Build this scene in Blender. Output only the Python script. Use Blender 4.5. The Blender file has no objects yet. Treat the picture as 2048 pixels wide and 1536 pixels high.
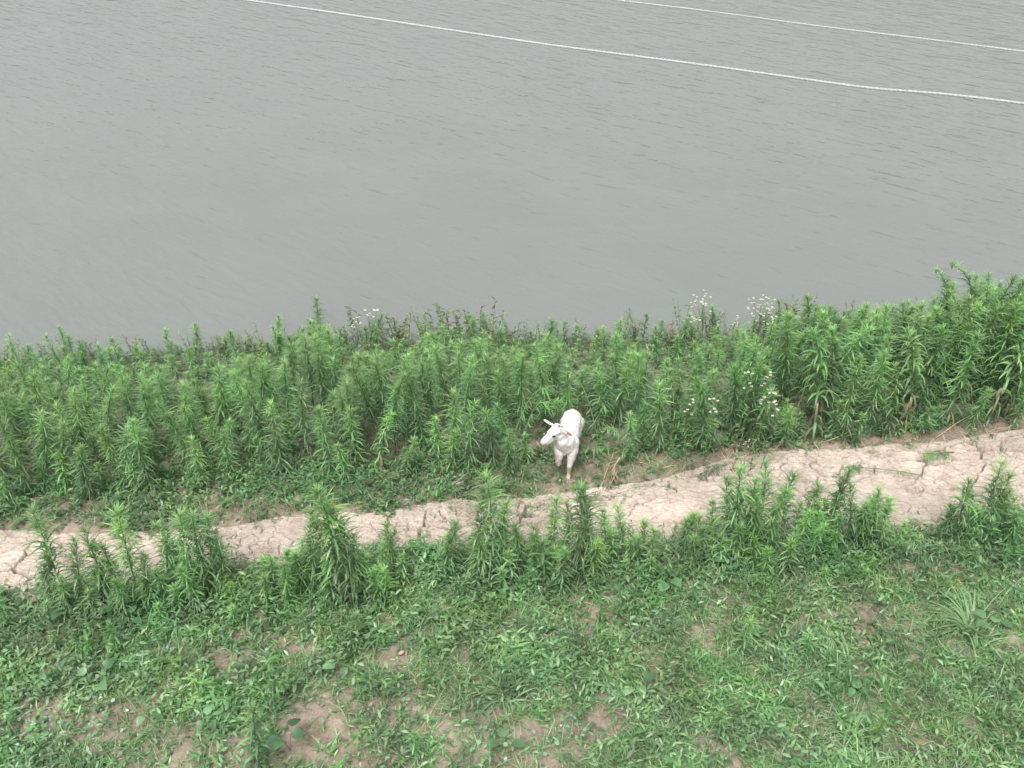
import bpy, bmesh, math, random
import numpy as np
from mathutils import Vector, Matrix, noise as mnoise
R = math.radians
random.seed(7); rng = np.random.default_rng(11)
S = bpy.context.scene; COL = S.collection

# ------------------------------------------------------------------ camera, sky, sun, exposure
CAM_H = 5.3; PITCH = R(33.0); F = 2010.0          # F in pixels of the 2048 px wide photograph
cd = bpy.data.cameras.new('camera'); cam = bpy.data.objects.new('camera', cd); COL.objects.link(cam)
cam.location = (0, 0, CAM_H); cam.rotation_euler = (math.pi/2 - PITCH, 0, 0)
cd.sensor_width = 36.0; cd.lens = 36.0*F/2048.0; cd.clip_start = 0.05; cd.clip_end = 3000
S.camera = cam
S.render.resolution_x = 1024; S.render.resolution_y = 768
SUN_EL, SUN_AZ = R(62), R(200)
w = bpy.data.worlds.new('World'); S.world = w; w.use_nodes = True
nt = w.node_tree; bg = nt.nodes['Background']
sky = nt.nodes.new('ShaderNodeTexSky'); sky.sky_type = 'NISHITA'; sky.sun_disc = False
sky.sun_elevation = SUN_EL; sky.sun_rotation = SUN_AZ; sky.air_density = 1.0; sky.dust_density = 6.0; sky.ozone_density = 1.0
hs = nt.nodes.new('ShaderNodeHueSaturation'); hs.inputs['Saturation'].default_value = 0.12
nt.links.new(sky.outputs[0], hs.inputs['Color']); nt.links.new(hs.outputs[0], bg.inputs['Color'])
bg.inputs['Strength'].default_value = 0.14
sl = bpy.data.lights.new('sun', 'SUN'); sun = bpy.data.objects.new('sun', sl); COL.objects.link(sun)
sl.energy = 1.3; sl.angle = R(22); sl.color = (1.0, 0.97, 0.93)
sun.rotation_euler = (math.pi/2 - SUN_EL, 0, math.pi - SUN_AZ + math.pi*0)   # light from behind-left of the camera
sun.rotation_euler = (R(28), 0, R(-20))
S.view_settings.view_transform = 'Standard'; S.view_settings.look = 'None'
S.view_settings.exposure = 0.85; S.view_settings.gamma = 1.0; S.view_settings.use_curve_mapping = False
S.render.engine = 'CYCLES'

# ------------------------------------------------------------------ pixel -> place
cp, sp_ = math.cos(PITCH), math.sin(PITCH)
def ray(px, py):
    u = (px-1024)/F; v = (768-py)/F
    return np.array([u, cp + v*sp_, -sp_ + v*cp])
def at(px, py, z=0.0):
    d = ray(px, py); t = (z-CAM_H)/d[2]
    return np.array([d[0]*t, d[1]*t, z])
def height_for(base, px, py):
    "height above z of base so that a point straight above it shows at row py"
    d = ray(px, py); t = base[1]/d[1]
    return CAM_H + d[2]*t - base[2]
def curve(pts, z):
    p = np.array([at(a, b, z) for a, b in pts]); return p[:, 0], p[:, 1]
def interp(x, c):
    X, Y = c
    y = np.interp(x, X, Y)
    s0 = (Y[2]-Y[0])/(X[2]-X[0]); s1 = (Y[-1]-Y[-3])/(X[-1]-X[-3])
    y = np.where(x < X[0], Y[0] + (x-X[0])*s0*0.6, y); y = np.where(x > X[-1], Y[-1] + (x-X[-1])*s1*0.6, y)
    return y
UP = curve([(0,1062),(120,1068),(250,1062),(400,1056),(500,1040),(620,1020),(720,1026),(840,1008),(930,998),(1050,992),(1180,974),(1300,956),(1420,930),(1520,906),(1700,896),(1850,884),(1950,868),(2048,856)], 0)
LO = curve([(0,1200),(130,1185),(300,1172),(450,1140),(600,1125),(700,1120),(850,1105),(1000,1100),(1150,1092),(1300,1082),(1450,1080),(1700,1076),(1850,1068),(1960,1052),(2048,1030)], 0)
WLEV = -0.62
WA = curve([(0,735),(100,726),(300,712),(500,700),(700,695),(900,690),(1100,688),(1300,686),(1500,682),(1700,676),(1900,668),(2048,662)], WLEV)
FR = curve([(0,1015),(100,1010),(330,985),(470,955),(560,945),(650,960),(900,965),(1020,960),(1080,940),(1200,935),(1330,925),(1480,912),(1600,903),(1750,900),(1880,880),(2048,850)], 0)

def smooth(t): t = np.clip(t, 0, 1); return t*t*(3-2*t)
_lat = rng.random((256, 256))
def vn(x, y):
    xi = np.floor(x).astype(int); yi = np.floor(y).astype(int); fx = x-xi; fy = y-yi
    fx = fx*fx*(3-2*fx); fy = fy*fy*(3-2*fy)
    a = _lat[xi & 255, yi & 255]; b = _lat[(xi+1) & 255, yi & 255]; c = _lat[xi & 255, (yi+1) & 255]; d = _lat[(xi+1) & 255, (yi+1) & 255]
    return (a*(1-fx)+b*fx)*(1-fy) + (c*(1-fx)+d*fx)*fy
def fbm(x, y, o=4):
    s = 0; a = .5; t = 0
    for i in range(o): s = s + a*vn(x*2**i+17*i, y*2**i+31*i); t += a; a *= .5
    return s/t
def H(x, y):
    x = np.asarray(x, float); y = np.asarray(y, float)
    yu = interp(x, UP); yw = interp(x, WA)
    t = (y - yu - 0.15)/(yw - yu - 0.15)
    z = np.where(t < 0, 0.0, WLEV*(t*0.55 + 0.45*t*t))
    z = np.maximum(z, -2.0)
    z = z + 0.05*(fbm(x*1.1, y*1.1, 3)-.5) + 0.012*(fbm(x*9, y*9, 3)-.5)
    return z

# ------------------------------------------------------------------ helpers
def tag(o, label=None, cat=None, group=None, kind=None):
    if label: o['label'] = label
    if cat: o['category'] = cat
    if group: o['group'] = group
    if kind: o['kind'] = kind
    return o
def link(name, me, mat=None, parent=None):
    o = bpy.data.objects.new(name, me); COL.objects.link(o)
    if mat is not None and me is not None and not me.materials: me.materials.append(mat)
    if parent is not None: o.parent = parent
    return o
def empty(name, loc=(0,0,0), rz=0):
    o = bpy.data.objects.new(name, None); COL.objects.link(o); o.location = loc; o.rotation_euler = (0,0,rz)
    o.empty_display_size = .1
    return o
def np_mesh(name, V, faces_list, attrs=None, smooth_shade=False):
    "faces_list: list of int arrays (n,k)"
    me = bpy.data.meshes.new(name)
    V = np.asarray(V, np.float32); me.vertices.add(len(V)); me.vertices.foreach_set('co', V.ravel())
    fl = [f for f in faces_list if len(f)]
    loops = np.concatenate([f.ravel() for f in fl]).astype(np.int32)
    tot = np.concatenate([np.full(len(f), f.shape[1]) for f in fl]).astype(np.int32)
    st = np.concatenate([[0], np.cumsum(tot)[:-1]]).astype(np.int32)
    me.loops.add(len(loops)); me.loops.foreach_set('vertex_index', loops)
    me.polygons.add(len(tot)); me.polygons.foreach_set('loop_start', st); me.polygons.foreach_set('loop_total', tot)
    if smooth_shade: me.polygons.foreach_set('use_smooth', np.ones(len(tot), bool))
    me.update(calc_edges=True)
    for k, a in (attrs or {}).items():
        at_ = me.attributes.new(k, 'FLOAT', 'POINT'); at_.data.foreach_set('value', np.asarray(a, np.float32))
    return me
class Geo:
    "collects vertex/face arrays with a tint and a vein value per vertex"
    def __init__(s): s.V=[]; s.Q=[]; s.T=[]; s.A=[]; s.n=0
    def add(s, V, Q=None, T=None, A=None):
        V = np.asarray(V, float).reshape(-1,3)
        if Q is not None and len(Q): s.Q.append(np.asarray(Q).reshape(-1,4)+s.n)
        if T is not None and len(T): s.T.append(np.asarray(T).reshape(-1,3)+s.n)
        s.A.append(np.full(len(V), .5) if A is None else np.asarray(A, float)); s.V.append(V); s.n += len(V)
    def merge(s, g, M=None, da=0.0):
        V = np.concatenate(g.V)
        if M is not None: V = V @ M[0].T + M[1]
        s.add(V, np.concatenate(g.Q) if g.Q else None, np.concatenate(g.T) if g.T else None, np.concatenate(g.A)+da)
    def mesh(s, name, smooth_shade=False):
        fl = []
        if s.Q: fl.append(np.concatenate(s.Q))
        if s.T: fl.append(np.concatenate(s.T))
        return np_mesh(name, np.concatenate(s.V), fl, {'tint': np.concatenate(s.A)}, smooth_shade)

def leaves(g, P, az, el, L, W, droop, tint, rows=(0.0,.35,.7,1.0), prof=(.35,1.0,.75,0.0), roll=None, fold=0.0):
    """N leaves at once: start P (N,3), azimuth, start elevation, length, width, droop (bend in radians over the length)"""
    P = np.asarray(P, float); N = len(P)
    if N == 0: return
    b = lambda a: np.broadcast_to(np.asarray(a, float), (N,)).copy()
    az, el, L, W, droop, tint = map(b, (az, el, L, W, droop, tint))
    roll = b(0 if roll is None else roll)
    ca, sa = np.cos(az), np.sin(az)
    K = len(rows); pts = [P]; cur = P.copy(); ups = []
    for j in range(1, K):
        tm = (rows[j]+rows[j-1])/2; e = el - droop*tm
        d = np.stack([ca*np.cos(e), sa*np.cos(e), np.sin(e)], 1)
        cur = cur + d*((rows[j]-rows[j-1])*L)[:, None]; pts.append(cur)
    side0 = np.stack([-sa, ca, np.zeros(N)], 1); upv = np.stack([-ca*np.sin(el), -sa*np.sin(el), np.cos(el)], 1)
    side = side0*np.cos(roll)[:, None] + upv*np.sin(roll)[:, None]
    rowsV = []; cnt = []
    for j in range(K):
        if prof[j] == 0: rowsV.append(pts[j][:, None, :]); cnt.append(1)
        else:
            o = side*(W*prof[j]/2)[:, None]
            if fold:
                lift = upv*(W*prof[j]*fold)[:, None]
                rowsV.append(np.stack([pts[j]-o+lift, pts[j], pts[j]+o+lift], 1)); cnt.append(3)
            else:
                rowsV.append(np.stack([pts[j]-o, pts[j]+o], 1)); cnt.append(2)
    V = np.concatenate(rowsV, 1); nv = V.shape[1]; off = np.concatenate([[0], np.cumsum(cnt)])
    q = []; t = []
    for j in range(K-1):
        a, c = off[j], off[j+1]
        if cnt[j+1] == 1:
            for k in range(cnt[j]-1): t.append((a+k, a+k+1, c))
        elif cnt[j] == 1:
            for k in range(cnt[j+1]-1): t.append((a, c+k+1, c+k))
        else:
            for k in range(cnt[j]-1): q.append((a+k, a+k+1, c+k+1, c+k))
    base = (np.arange(N)*nv)[:, None, None]
    Q = (np.array(q)[None]+base).reshape(-1,4) if q else None
    T = (np.array(t)[None]+base).reshape(-1,3) if t else None
    g.add(V.reshape(-1,3), Q, T, np.repeat(tint, nv))
def tube(g, pts, rad, sides=6, tint=.5, cap=True):
    pts = np.asarray(pts, float); n = len(pts); rad = np.broadcast_to(rad, (n,))
    tan = np.gradient(pts, axis=0); tan /= np.linalg.norm(tan, axis=1)[:, None]+1e-9
    ref = np.array([0.31,0.95,0.05]) if abs(tan[0][2]) > .7 else np.array([0,0,1.0])
    a = np.cross(tan, ref); a /= np.linalg.norm(a, axis=1)[:, None]+1e-9; b = np.cross(tan, a)
    th = np.arange(sides)*2*math.pi/sides
    V = pts[:, None, :] + rad[:, None, None]*(np.cos(th)[None, :, None]*a[:, None, :] + np.sin(th)[None, :, None]*b[:, None, :])
    Q = [(i*sides+k, i*sides+(k+1)%sides, (i+1)*sides+(k+1)%sides, (i+1)*sides+k) for i in range(n-1) for k in range(sides)]
    g.add(V.reshape(-1,3), Q, [(0,k+1,k) for k in range(1,sides-1)] + [((n-1)*sides,(n-1)*sides+k,(n-1)*sides+k+1) for k in range(1,sides-1)] if cap else None, np.full(n*sides, tint))

# ------------------------------------------------------------------ materials
def new_mat(name):
    m = bpy.data.materials.new(name); m.use_nodes = True; n = m.node_tree
    return m, n, n.nodes['Principled BSDF'], n.links.new
def ramp(n, stops, interp_='LINEAR'):
    r = n.nodes.new('ShaderNodeValToRGB'); el = r.color_ramp.elements; r.color_ramp.interpolation = interp_
    while len(el) > 1: el.remove(el[-1])
    el[0].position = stops[0][0]; el[0].color = (*stops[0][1], 1)
    for p, c in stops[1:]:
        e = el.new(p); e.color = (*c, 1)
    return r
def leaf_mat(name, stops, trans=.42, rough=.42, spec=.5, objvar=.42, hue=.0):
    m, n, b, lk = new_mat(name)
    a = n.nodes.new('ShaderNodeAttribute'); a.attribute_name = 'tint'
    oi = n.nodes.new('ShaderNodeObjectInfo')
    r = ramp(n, stops); lk(a.outputs['Fac'], r.inputs[0])
    h = n.nodes.new('ShaderNodeHueSaturation')
    mr = n.nodes.new('ShaderNodeMapRange'); mr.inputs['To Min'].default_value = 1-objvar/2; mr.inputs['To Max'].default_value = 1+objvar/2
    lk(oi.outputs['Random'], mr.inputs['Value'])
    nv2 = n.nodes.new('ShaderNodeTexNoise'); nv2.inputs['Scale'].default_value = 3.3; nv2.inputs['Detail'].default_value = 4
    g2 = n.nodes.new('ShaderNodeNewGeometry'); lk(g2.outputs['Position'], nv2.inputs['Vector'])
    m2 = n.nodes.new('ShaderNodeMapRange'); m2.inputs['From Min'].default_value = .35; m2.inputs['From Max'].default_value = .65; m2.inputs['To Min'].default_value = .74; m2.inputs['To Max'].default_value = 1.24
    lk(nv2.outputs['Fac'], m2.inputs['Value']); mm = n.nodes.new('ShaderNodeMath'); mm.operation = 'MULTIPLY'; lk(m2.outputs[0], mm.inputs[0]); lk(mr.outputs[0], mm.inputs[1]); lk(mm.outputs[0], h.inputs['Value'])
    m3 = n.nodes.new('ShaderNodeMapRange'); m3.inputs['From Min'].default_value = .35; m3.inputs['From Max'].default_value = .65; m3.inputs['To Min'].default_value = .80; m3.inputs['To Max'].default_value = 1.06
    lk(nv2.outputs['Color'], m3.inputs['Value']); lk(m3.outputs[0], h.inputs['Saturation'])
    nz = n.nodes.new('ShaderNodeTexNoise'); nz.inputs['Scale'].default_value = 1.7
    geo = n.nodes.new('ShaderNodeNewGeometry'); lk(geo.outputs['Position'], nz.inputs['Vector'])
    mh = n.nodes.new('ShaderNodeMapRange'); mh.inputs['From Min'].default_value = .3; mh.inputs['From Max'].default_value = .7
    mh.inputs['To Min'].default_value = .485; mh.inputs['To Max'].default_value = .517; lk(nz.outputs['Fac'], mh.inputs['Value']); lk(mh.outputs[0], h.inputs['Hue'])
    lk(r.outputs[0], h.inputs['Color'])
    lk(h.outputs[0], b.inputs['Base Color']); b.inputs['Roughness'].default_value = rough
    b.inputs['Specular IOR Level'].default_value = spec
    tr = n.nodes.new('ShaderNodeBsdfTranslucent'); ts = n.nodes.new('ShaderNodeHueSaturation'); ts.inputs['Saturation'].default_value = 1.15; ts.inputs['Value'].default_value = 1.3
    lk(h.outputs[0], ts.inputs['Color']); lk(ts.outputs[0], tr.inputs['Color'])
    mx = n.nodes.new('ShaderNodeMixShader'); mx.inputs[0].default_value = trans
    lk(b.outputs[0], mx.inputs[1]); lk(tr.outputs[0], mx.inputs[2]); lk(mx.outputs[0], n.nodes['Material Output'].inputs[0])
    return m
# tint: 0 dry/brown ... 0.25 dark old leaf ... 0.6 mid ... 1 young tip
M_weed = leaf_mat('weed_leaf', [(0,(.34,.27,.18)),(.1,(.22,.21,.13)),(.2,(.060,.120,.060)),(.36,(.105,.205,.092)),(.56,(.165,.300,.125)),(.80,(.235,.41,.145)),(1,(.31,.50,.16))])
M_stem = leaf_mat('weed_stem', [(0,(.26,.19,.11)),(.5,(.10,.17,.06)),(1,(.16,.28,.09))], trans=.0)
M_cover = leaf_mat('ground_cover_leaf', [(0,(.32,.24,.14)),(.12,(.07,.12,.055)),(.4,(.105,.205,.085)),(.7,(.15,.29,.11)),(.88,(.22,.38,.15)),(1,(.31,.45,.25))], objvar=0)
M_grass = leaf_mat('grass_blade', [(0,(.36,.29,.19)),(.12,(.25,.25,.13)),(.2,(.10,.18,.08)),(.6,(.17,.31,.12)),(1,(.29,.44,.22))], objvar=.15)
M_round = leaf_mat('pale_round_leaf', [(0,(.14,.26,.13)),(.5,(.20,.34,.20)),(.8,(.30,.44,.32)),(1,(.48,.60,.52))], objvar=0, spec=.6, rough=.4)
M_smart = leaf_mat('waterside_leaf', [(0,(.16,.115,.06)),(.25,(.15,.15,.07)),(.45,(.15,.23,.09)),(.8,(.21,.33,.13)),(1,(.32,.42,.22))])
M_dry = leaf_mat('dry_stalk', [(0,(.22,.14,.08)),(.5,(.38,.28,.17)),(1,(.55,.46,.32))], trans=.0, objvar=.2)
M_petal = leaf_mat('white_petal', [(0,(.42,.34,.12)),(.4,(.50,.48,.38)),(1,(.70,.69,.63))], trans=.2, objvar=.1)
M_broad = leaf_mat('broad_leaf', [(0,(.06,.14,.05)),(.5,(.10,.22,.09)),(1,(.19,.34,.17))], spec=.6, rough=.4)

def soil_mat(name, stops, sc, bump=.6, cover=False):
    m, n, b, lk = new_mat(name)
    g = n.nodes.new('ShaderNodeNewGeometry')
    z1 = n.nodes.new('ShaderNodeTexNoise'); z1.inputs['Scale'].default_value = sc; z1.inputs['Detail'].default_value = 8; z1.inputs['Roughness'].default_value = .62
    z2 = n.nodes.new('ShaderNodeTexNoise'); z2.inputs['Scale'].default_value = sc*9; z2.inputs['Detail'].default_value = 5
    z3 = n.nodes.new('ShaderNodeTexNoise'); z3.inputs['Scale'].default_value = .9; z3.inputs['Detail'].default_value = 3
    for z in (z1, z2, z3): lk(g.outputs['Position'], z.inputs['Vector'])
    mp = n.nodes.new('ShaderNodeMath'); mp.operation = 'MULTIPLY_ADD'; mp.inputs[1].default_value = .35; lk(z2.outputs['Fac'], mp.inputs[0]); 
    mq = n.nodes.new('ShaderNodeMath'); mq.operation = 'MULTIPLY'; mq.inputs[1].default_value = .65; lk(z1.outputs['Fac'], mq.inputs[0]); lk(mq.outputs[0], mp.inputs[2])
    r = ramp(n, stops); lk(mp.outputs[0], r.inputs[0])
    h = n.nodes.new('ShaderNodeHueSaturation'); mr = n.nodes.new('ShaderNodeMapRange'); mr.inputs['To Min'].default_value = .82; mr.inputs['To Max'].default_value = 1.15
    mr.inputs['From Min'].default_value = .3; mr.inputs['From Max'].default_value = .7
    lk(z3.outputs['Fac'], mr.inputs['Value']); lk(mr.outputs[0], h.inputs['Value']); lk(r.outputs[0], h.inputs['Color'])
    lk(h.outputs[0], b.inputs['Base Color']); b.inputs['Roughness'].default_value = .95; b.inputs['Specular IOR Level'].default_value = .15
    bp = n.nodes.new('ShaderNodeBump'); bp.inputs['Strength'].default_value = bump; bp.inputs['Distance'].default_value = .02
    lk(mp.outputs[0], bp.inputs['Height']); lk(bp.outputs[0], b.inputs['Normal'])
    return m
M_soil = soil_mat('bare_soil', [(.28,(.10,.078,.060)),(.45,(.19,.150,.118)),(.6,(.27,.215,.175)),(.75,(.36,.30,.25))], 6)
M_mud = soil_mat('dried_mud', [(.30,(.20,.158,.128)),(.45,(.34,.282,.236)),(.6,(.44,.376,.324)),(.75,(.54,.475,.420))], 5, bump=.5)

def water_mat():
    m, n, b, lk = new_mat('river_water')
    b.inputs['Base Color'].default_value = (.155,.160,.148,1); b.inputs['Roughness'].default_value = .12
    b.inputs['IOR'].default_value = 1.333
    g = n.nodes.new('ShaderNodeNewGeometry')
    def layer(rot, sx, sy, scale, detail, dist=.6):
        mp = n.nodes.new('ShaderNodeMapping'); mp.vector_type = 'TEXTURE'; mp.inputs['Rotation'].default_value = (0,0,rot); mp.inputs['Scale'].default_value = (1/sx,1/sy,1)
        z = n.nodes.new('ShaderNodeTexNoise'); z.inputs['Scale'].default_value = scale; z.inputs['Detail'].default_value = detail; z.inputs['Distortion'].default_value = dist
        lk(g.outputs['Position'], mp.inputs['Vector']); lk(mp.outputs[0], z.inputs['Vector']); return z.outputs['Fac']
    a = layer(R(-38), 1.1, 2.9, 2.5, 3, .4); c = layer(R(-28), 1.3, 3.2, 4.2, 2, .3); d = layer(R(-48), .7, 1.4, 9, 2, .2); e = layer(R(-20), .3, .4, 1.5, 2); w2_ = layer(R(-42), .8, 2.4, 1.2, 2, .5)
    def mad(x, k, y=None):
        q = n.nodes.new('ShaderNodeMath'); q.operation = 'MULTIPLY_ADD'; lk(x, q.inputs[0]); q.inputs[1].default_value = k
        if y is None: q.inputs[2].default_value = 0
        else: lk(y, q.inputs[2])
        return q.outputs[0]
    # sharpen the crests
    pw = n.nodes.new('ShaderNodeMath'); pw.operation = 'POWER'; lk(a, pw.inputs[0]); pw.inputs[1].default_value = 2.2
    h = mad(pw.outputs[0], 1.15, mad(c, .10, mad(d, .015, mad(w2_, 1.5))))
    bp = n.nodes.new('ShaderNodeBump'); bp.inputs['Strength'].default_value = .34; bp.inputs['Distance'].default_value = .066
    lk(h, bp.inputs['Height']); lk(bp.outputs[0], b.inputs['Normal'])
    r = ramp(n, [(.3,(.150,.162,.155)),(.7,(.158,.172,.164))]); lk(e, r.inputs[0]); lk(r.outputs[0], b.inputs['Base Color'])
    return m
M_water = water_mat()
def plain(name, c, rough=.6, spec=.3, metal=0):
    m, n, b, lk = new_mat(name); b.inputs['Base Color'].default_value = (*c, 1); b.inputs['Roughness'].default_value = rough
    b.inputs['Specular IOR Level'].default_value = spec; b.inputs['Metallic'].default_value = metal
    z = n.nodes.new('ShaderNodeTexNoise'); z.inputs['Scale'].default_value = 60; z.inputs['Detail'].default_value = 4
    t = n.nodes.new('ShaderNodeTexCoord'); lk(t.outputs['Object'], z.inputs['Vector'])
    h = n.nodes.new('ShaderNodeHueSaturation'); mr = n.nodes.new('ShaderNodeMapRange'); mr.inputs['To Min'].default_value = .75; mr.inputs['To Max'].default_value = 1.2
    lk(z.outputs['Fac'], mr.inputs['Value']); lk(mr.outputs[0], h.inputs['Value']); h.inputs['Color'].default_value = (*c, 1); lk(h.outputs[0], b.inputs['Base Color'])
    return m

# ------------------------------------------------------------------ ground, path, water
def axis(lo, hi, step, far, growth=1.25):
    a = list(np.arange(lo, hi+1e-6, step)); s = step; x = a[-1]
    while x < far: s *= growth; x += s; a.append(x)
    s = step; x = a[0]; pre = []
    while x > -far: s *= growth; x -= s; pre.append(x)
    return np.array(pre[::-1]+a)
def grid_faces(nx, ny):
    i = np.arange(nx-1)[:, None]*ny + np.arange(ny-1)[None, :]
    return np.stack([i, i+ny, i+ny+1, i+1], -1).reshape(-1,4)
def pathmask(x, y, pad=0.0):
    yu = interp(x, UP)+pad; yl = interp(x, LO)-pad
    wob = .12*(fbm(x*2.3+5, y*2.3, 3)-.5)
    d = np.minimum(y-yl, yu-y)+wob
    return d
gx = axis(-6.0, 6.0, .045, 400); gy = axis(2.8, 9.6, .045, 60)
GX, GY = np.meshgrid(gx, gy, indexing='ij')
Z = H(GX, GY) - .20*smooth((pathmask(GX, GY)+.02)/.14)
Z += .010*(fbm(GX*22, GY*22, 2)-.5)
me = np_mesh('ground', np.stack([GX, GY, Z], -1).reshape(-1,3), [grid_faces(len(gx), len(gy))], None, True)
tag(link('ground', me, M_soil), kind='structure', label='brown bare soil of the river bank')

def voro(x, y, cell, seed):
    r1 = np.random.default_rng(seed).random((128,128,2))
    X = x/cell; Y = y/cell; xi = np.floor(X).astype(int); yi = np.floor(Y).astype(int)
    f1 = np.full(x.shape, 9.); f2 = np.full(x.shape, 9.)
    for dx in (-1,0,1):
        for dy in (-1,0,1):
            j = r1[(xi+dx) & 127, (yi+dy) & 127]
            d = np.hypot(xi+dx+j[..., 0]-X, yi+dy+j[..., 1]-Y)
            f2 = np.where(d < f1, f1, np.minimum(f2, d)); f1 = np.minimum(f1, d)
    return (f2-f1)*cell*.5, f1
px_ = axis(-4.6, 4.8, .0070, 12, 1.5)
nv_ = 205
vv = np.linspace(-.16, 1.16, nv_)
PX = np.repeat(px_[:, None], nv_, 1); yl = interp(px_, LO)[:, None]; yu = interp(px_, UP)[:, None]
PY = yl + (yu-yl)*vv[None, :]
d = pathmask(PX, PY)
wx = PX + .09*(fbm(PX*5, PY*5, 3)-.5) + .02*(fbm(PX*30, PY*30, 2)-.5); wy = PY*1.25 + .09*(fbm(PX*5+9, PY*5+4, 3)-.5) + .02*(fbm(PX*30+7, PY*30, 2)-.5)
e1, _ = voro(wx, wy, .24, 3); e2, _ = voro(wx+3.3, wy*1.2, .115, 5)
m1 = smooth((fbm(PX*1.6+3, PY*2.2, 3)-.36)/.2); m2 = smooth((fbm(PX*2.6+13, PY*3.2+2, 3)-.43)/.12)
w1 = .0072*m1*(.4+1.1*fbm(PX*4,PY*4,2)); w2 = .0042*m2
c1 = smooth(1.6-e1/np.maximum(w1, 1e-4))*np.minimum(1, m1*1.6); c2 = smooth(1.25-e2/np.maximum(w2, 1e-4))*m2
PZ = H(PX, PY) + .004
# dried, flaky skin of the mud: low wavy ridges running along the path, plates curling at the crack edges
q = fbm(PX*7+2*fbm(PX*3, PY*9, 2), PY*21, 4); ridge = 1-np.abs(2*q-1)
PZ += .026*(ridge-.8) + .016*(1-np.abs(2*fbm(PX*16+3*fbm(PX*4,PY*8,2), PY*48, 3)-1)-.8) + .007*(fbm(PX*38, PY*60, 2)-.5)
PZ += .006*np.exp(-e1/.02)*m1
PZ -= (.13*c1 + .045*c2*(1-c1))*smooth((d-.05)/.1)
PZ -= .085*smooth((.03-d)/.10)
me = np_mesh('path', np.stack([PX, PY, PZ], -1).reshape(-1,3), [grid_faces(len(px_), nv_)], None, True)
tag(link('path', me, M_mud), kind='structure', label='pale cracked dried mud path along the bank')

wxs = axis(-12, 12, 2, 900, 1.6); wys = np.concatenate([[5.5], np.arange(8, 40, 2), [60, 100, 160, 260, 330]])
WX, WY = np.meshgrid(wxs, wys, indexing='ij')
me = np_mesh('water', np.stack([WX, WY, np.full(WX.shape, WLEV)], -1).reshape(-1,3), [grid_faces(len(wxs), len(wys))])
tag(link('water', me, M_water), kind='structure', label='grey rippled river water')
# the river's far bank, far out of frame, closes the water off
fx = np.linspace(-900, 900, 60); fy = np.linspace(300, 900, 12)
FX, FY = np.meshgrid(fx, fy, indexing='ij'); FZ = -1 + 9*smooth((FY-300)/90)*(0.6+.6*fbm(FX*.01, FY*.01, 3))
M_far = soil_mat('far_grassland', [(.3,(.05,.09,.035)),(.6,(.08,.13,.05))], .2)
tag(link('far_bank', np_mesh('far_bank', np.stack([FX,FY,FZ],-1).reshape(-1,3), [grid_faces(60,12)], None, True), M_far), kind='structure', label='low green far bank of the river')

# ------------------------------------------------------------------ tall weeds
def weed_proto(h, nleaf, L0, W0, bend, seed, tuft=1.0, low=.12, droopy=1.0, dry=.0, pw_=2.2):
    r = np.random.default_rng(seed)
    n = 14; t = np.linspace(0, 1, n); baz = r.uniform(0, 6.28) if pw_ < 5 else 3.4
    off = bend*h*t**pw_; wob = .012*h*np.sin(t*r.uniform(3,6)+r.uniform(0,6))
    pts = np.stack([off*math.cos(baz)+wob, off*math.sin(baz)+wob*.7, h*t*(1-.35*bend*t**2)], 1)
    st = Geo(); tube(st, pts, .0048*(h+.25)*(1-.75*t)+.0008, 5, .55)
    f = Geo()
    k = np.arange(nleaf); tt = low + (1-low)*(k/(nleaf-1))**.82
    P = np.stack([np.interp(tt, t, pts[:, i]) for i in range(3)], 1)
    az = k*2.39996 + r.normal(0, .25, nleaf)
    env = np.interp(tt, [0,.15,.5,.8,.93,1], [.8,1.0,1.0,.85,.68,.42])
    L = L0*env*r.uniform(.6,1.2,nleaf); W = W0*env*r.uniform(.8,1.2,nleaf)
    el = np.interp(tt, [0,.4,.8,.95,1], [.2,.6,.72,.95,1.3]) + r.normal(0,.16,nleaf)
    dr = np.interp(tt, [0,.4,.8,1], [1.8,1.5,1.3,.8])*droopy*r.uniform(.7,1.3,nleaf)
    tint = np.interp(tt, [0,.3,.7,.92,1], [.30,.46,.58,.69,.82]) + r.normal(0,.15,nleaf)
    if dry > 0:
        isd = (r.random(nleaf) < dry*np.interp(tt,[0,.5],[1,0])); tint = np.where(isd, r.uniform(0,.1,nleaf), tint); dr = np.where(isd, 2.3, dr); el = np.where(isd, -.2, el)
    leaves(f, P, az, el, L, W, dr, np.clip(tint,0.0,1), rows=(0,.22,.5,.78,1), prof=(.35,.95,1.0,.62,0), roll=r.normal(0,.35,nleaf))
    # axillary shoots
    ns = int(nleaf*.22)
    for i in r.choice(np.arange(int(nleaf*.25), int(nleaf*.85)), ns, replace=False):
        m = 6; p = P[i]+np.array([math.cos(az[i]), math.sin(az[i]), .4])*.012
        leaves(f, np.repeat(p[None], m, 0), az[i]+r.uniform(-1.3,1.3,m), r.uniform(.5,1.3,m), L0*.36*r.uniform(.7,1.2,m), W0*.55, .7, np.clip(tint[i]+.12, 0, 1))
    m = int(30*tuft); tip = pts[-1]
    leaves(f, np.repeat(tip[None], m, 0)-np.array([[0,0,1]])*r.uniform(0,.035*h+.01,(m,1)), r.uniform(0,6.28,m), r.uniform(.55,1.5,m), L0*r.uniform(.25,.6,m), W0*.5, r.uniform(.2,1.2,m), r.uniform(.62,.92,m))
    return h, st.mesh('stem'), f.mesh('foliage'), st, f
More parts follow.
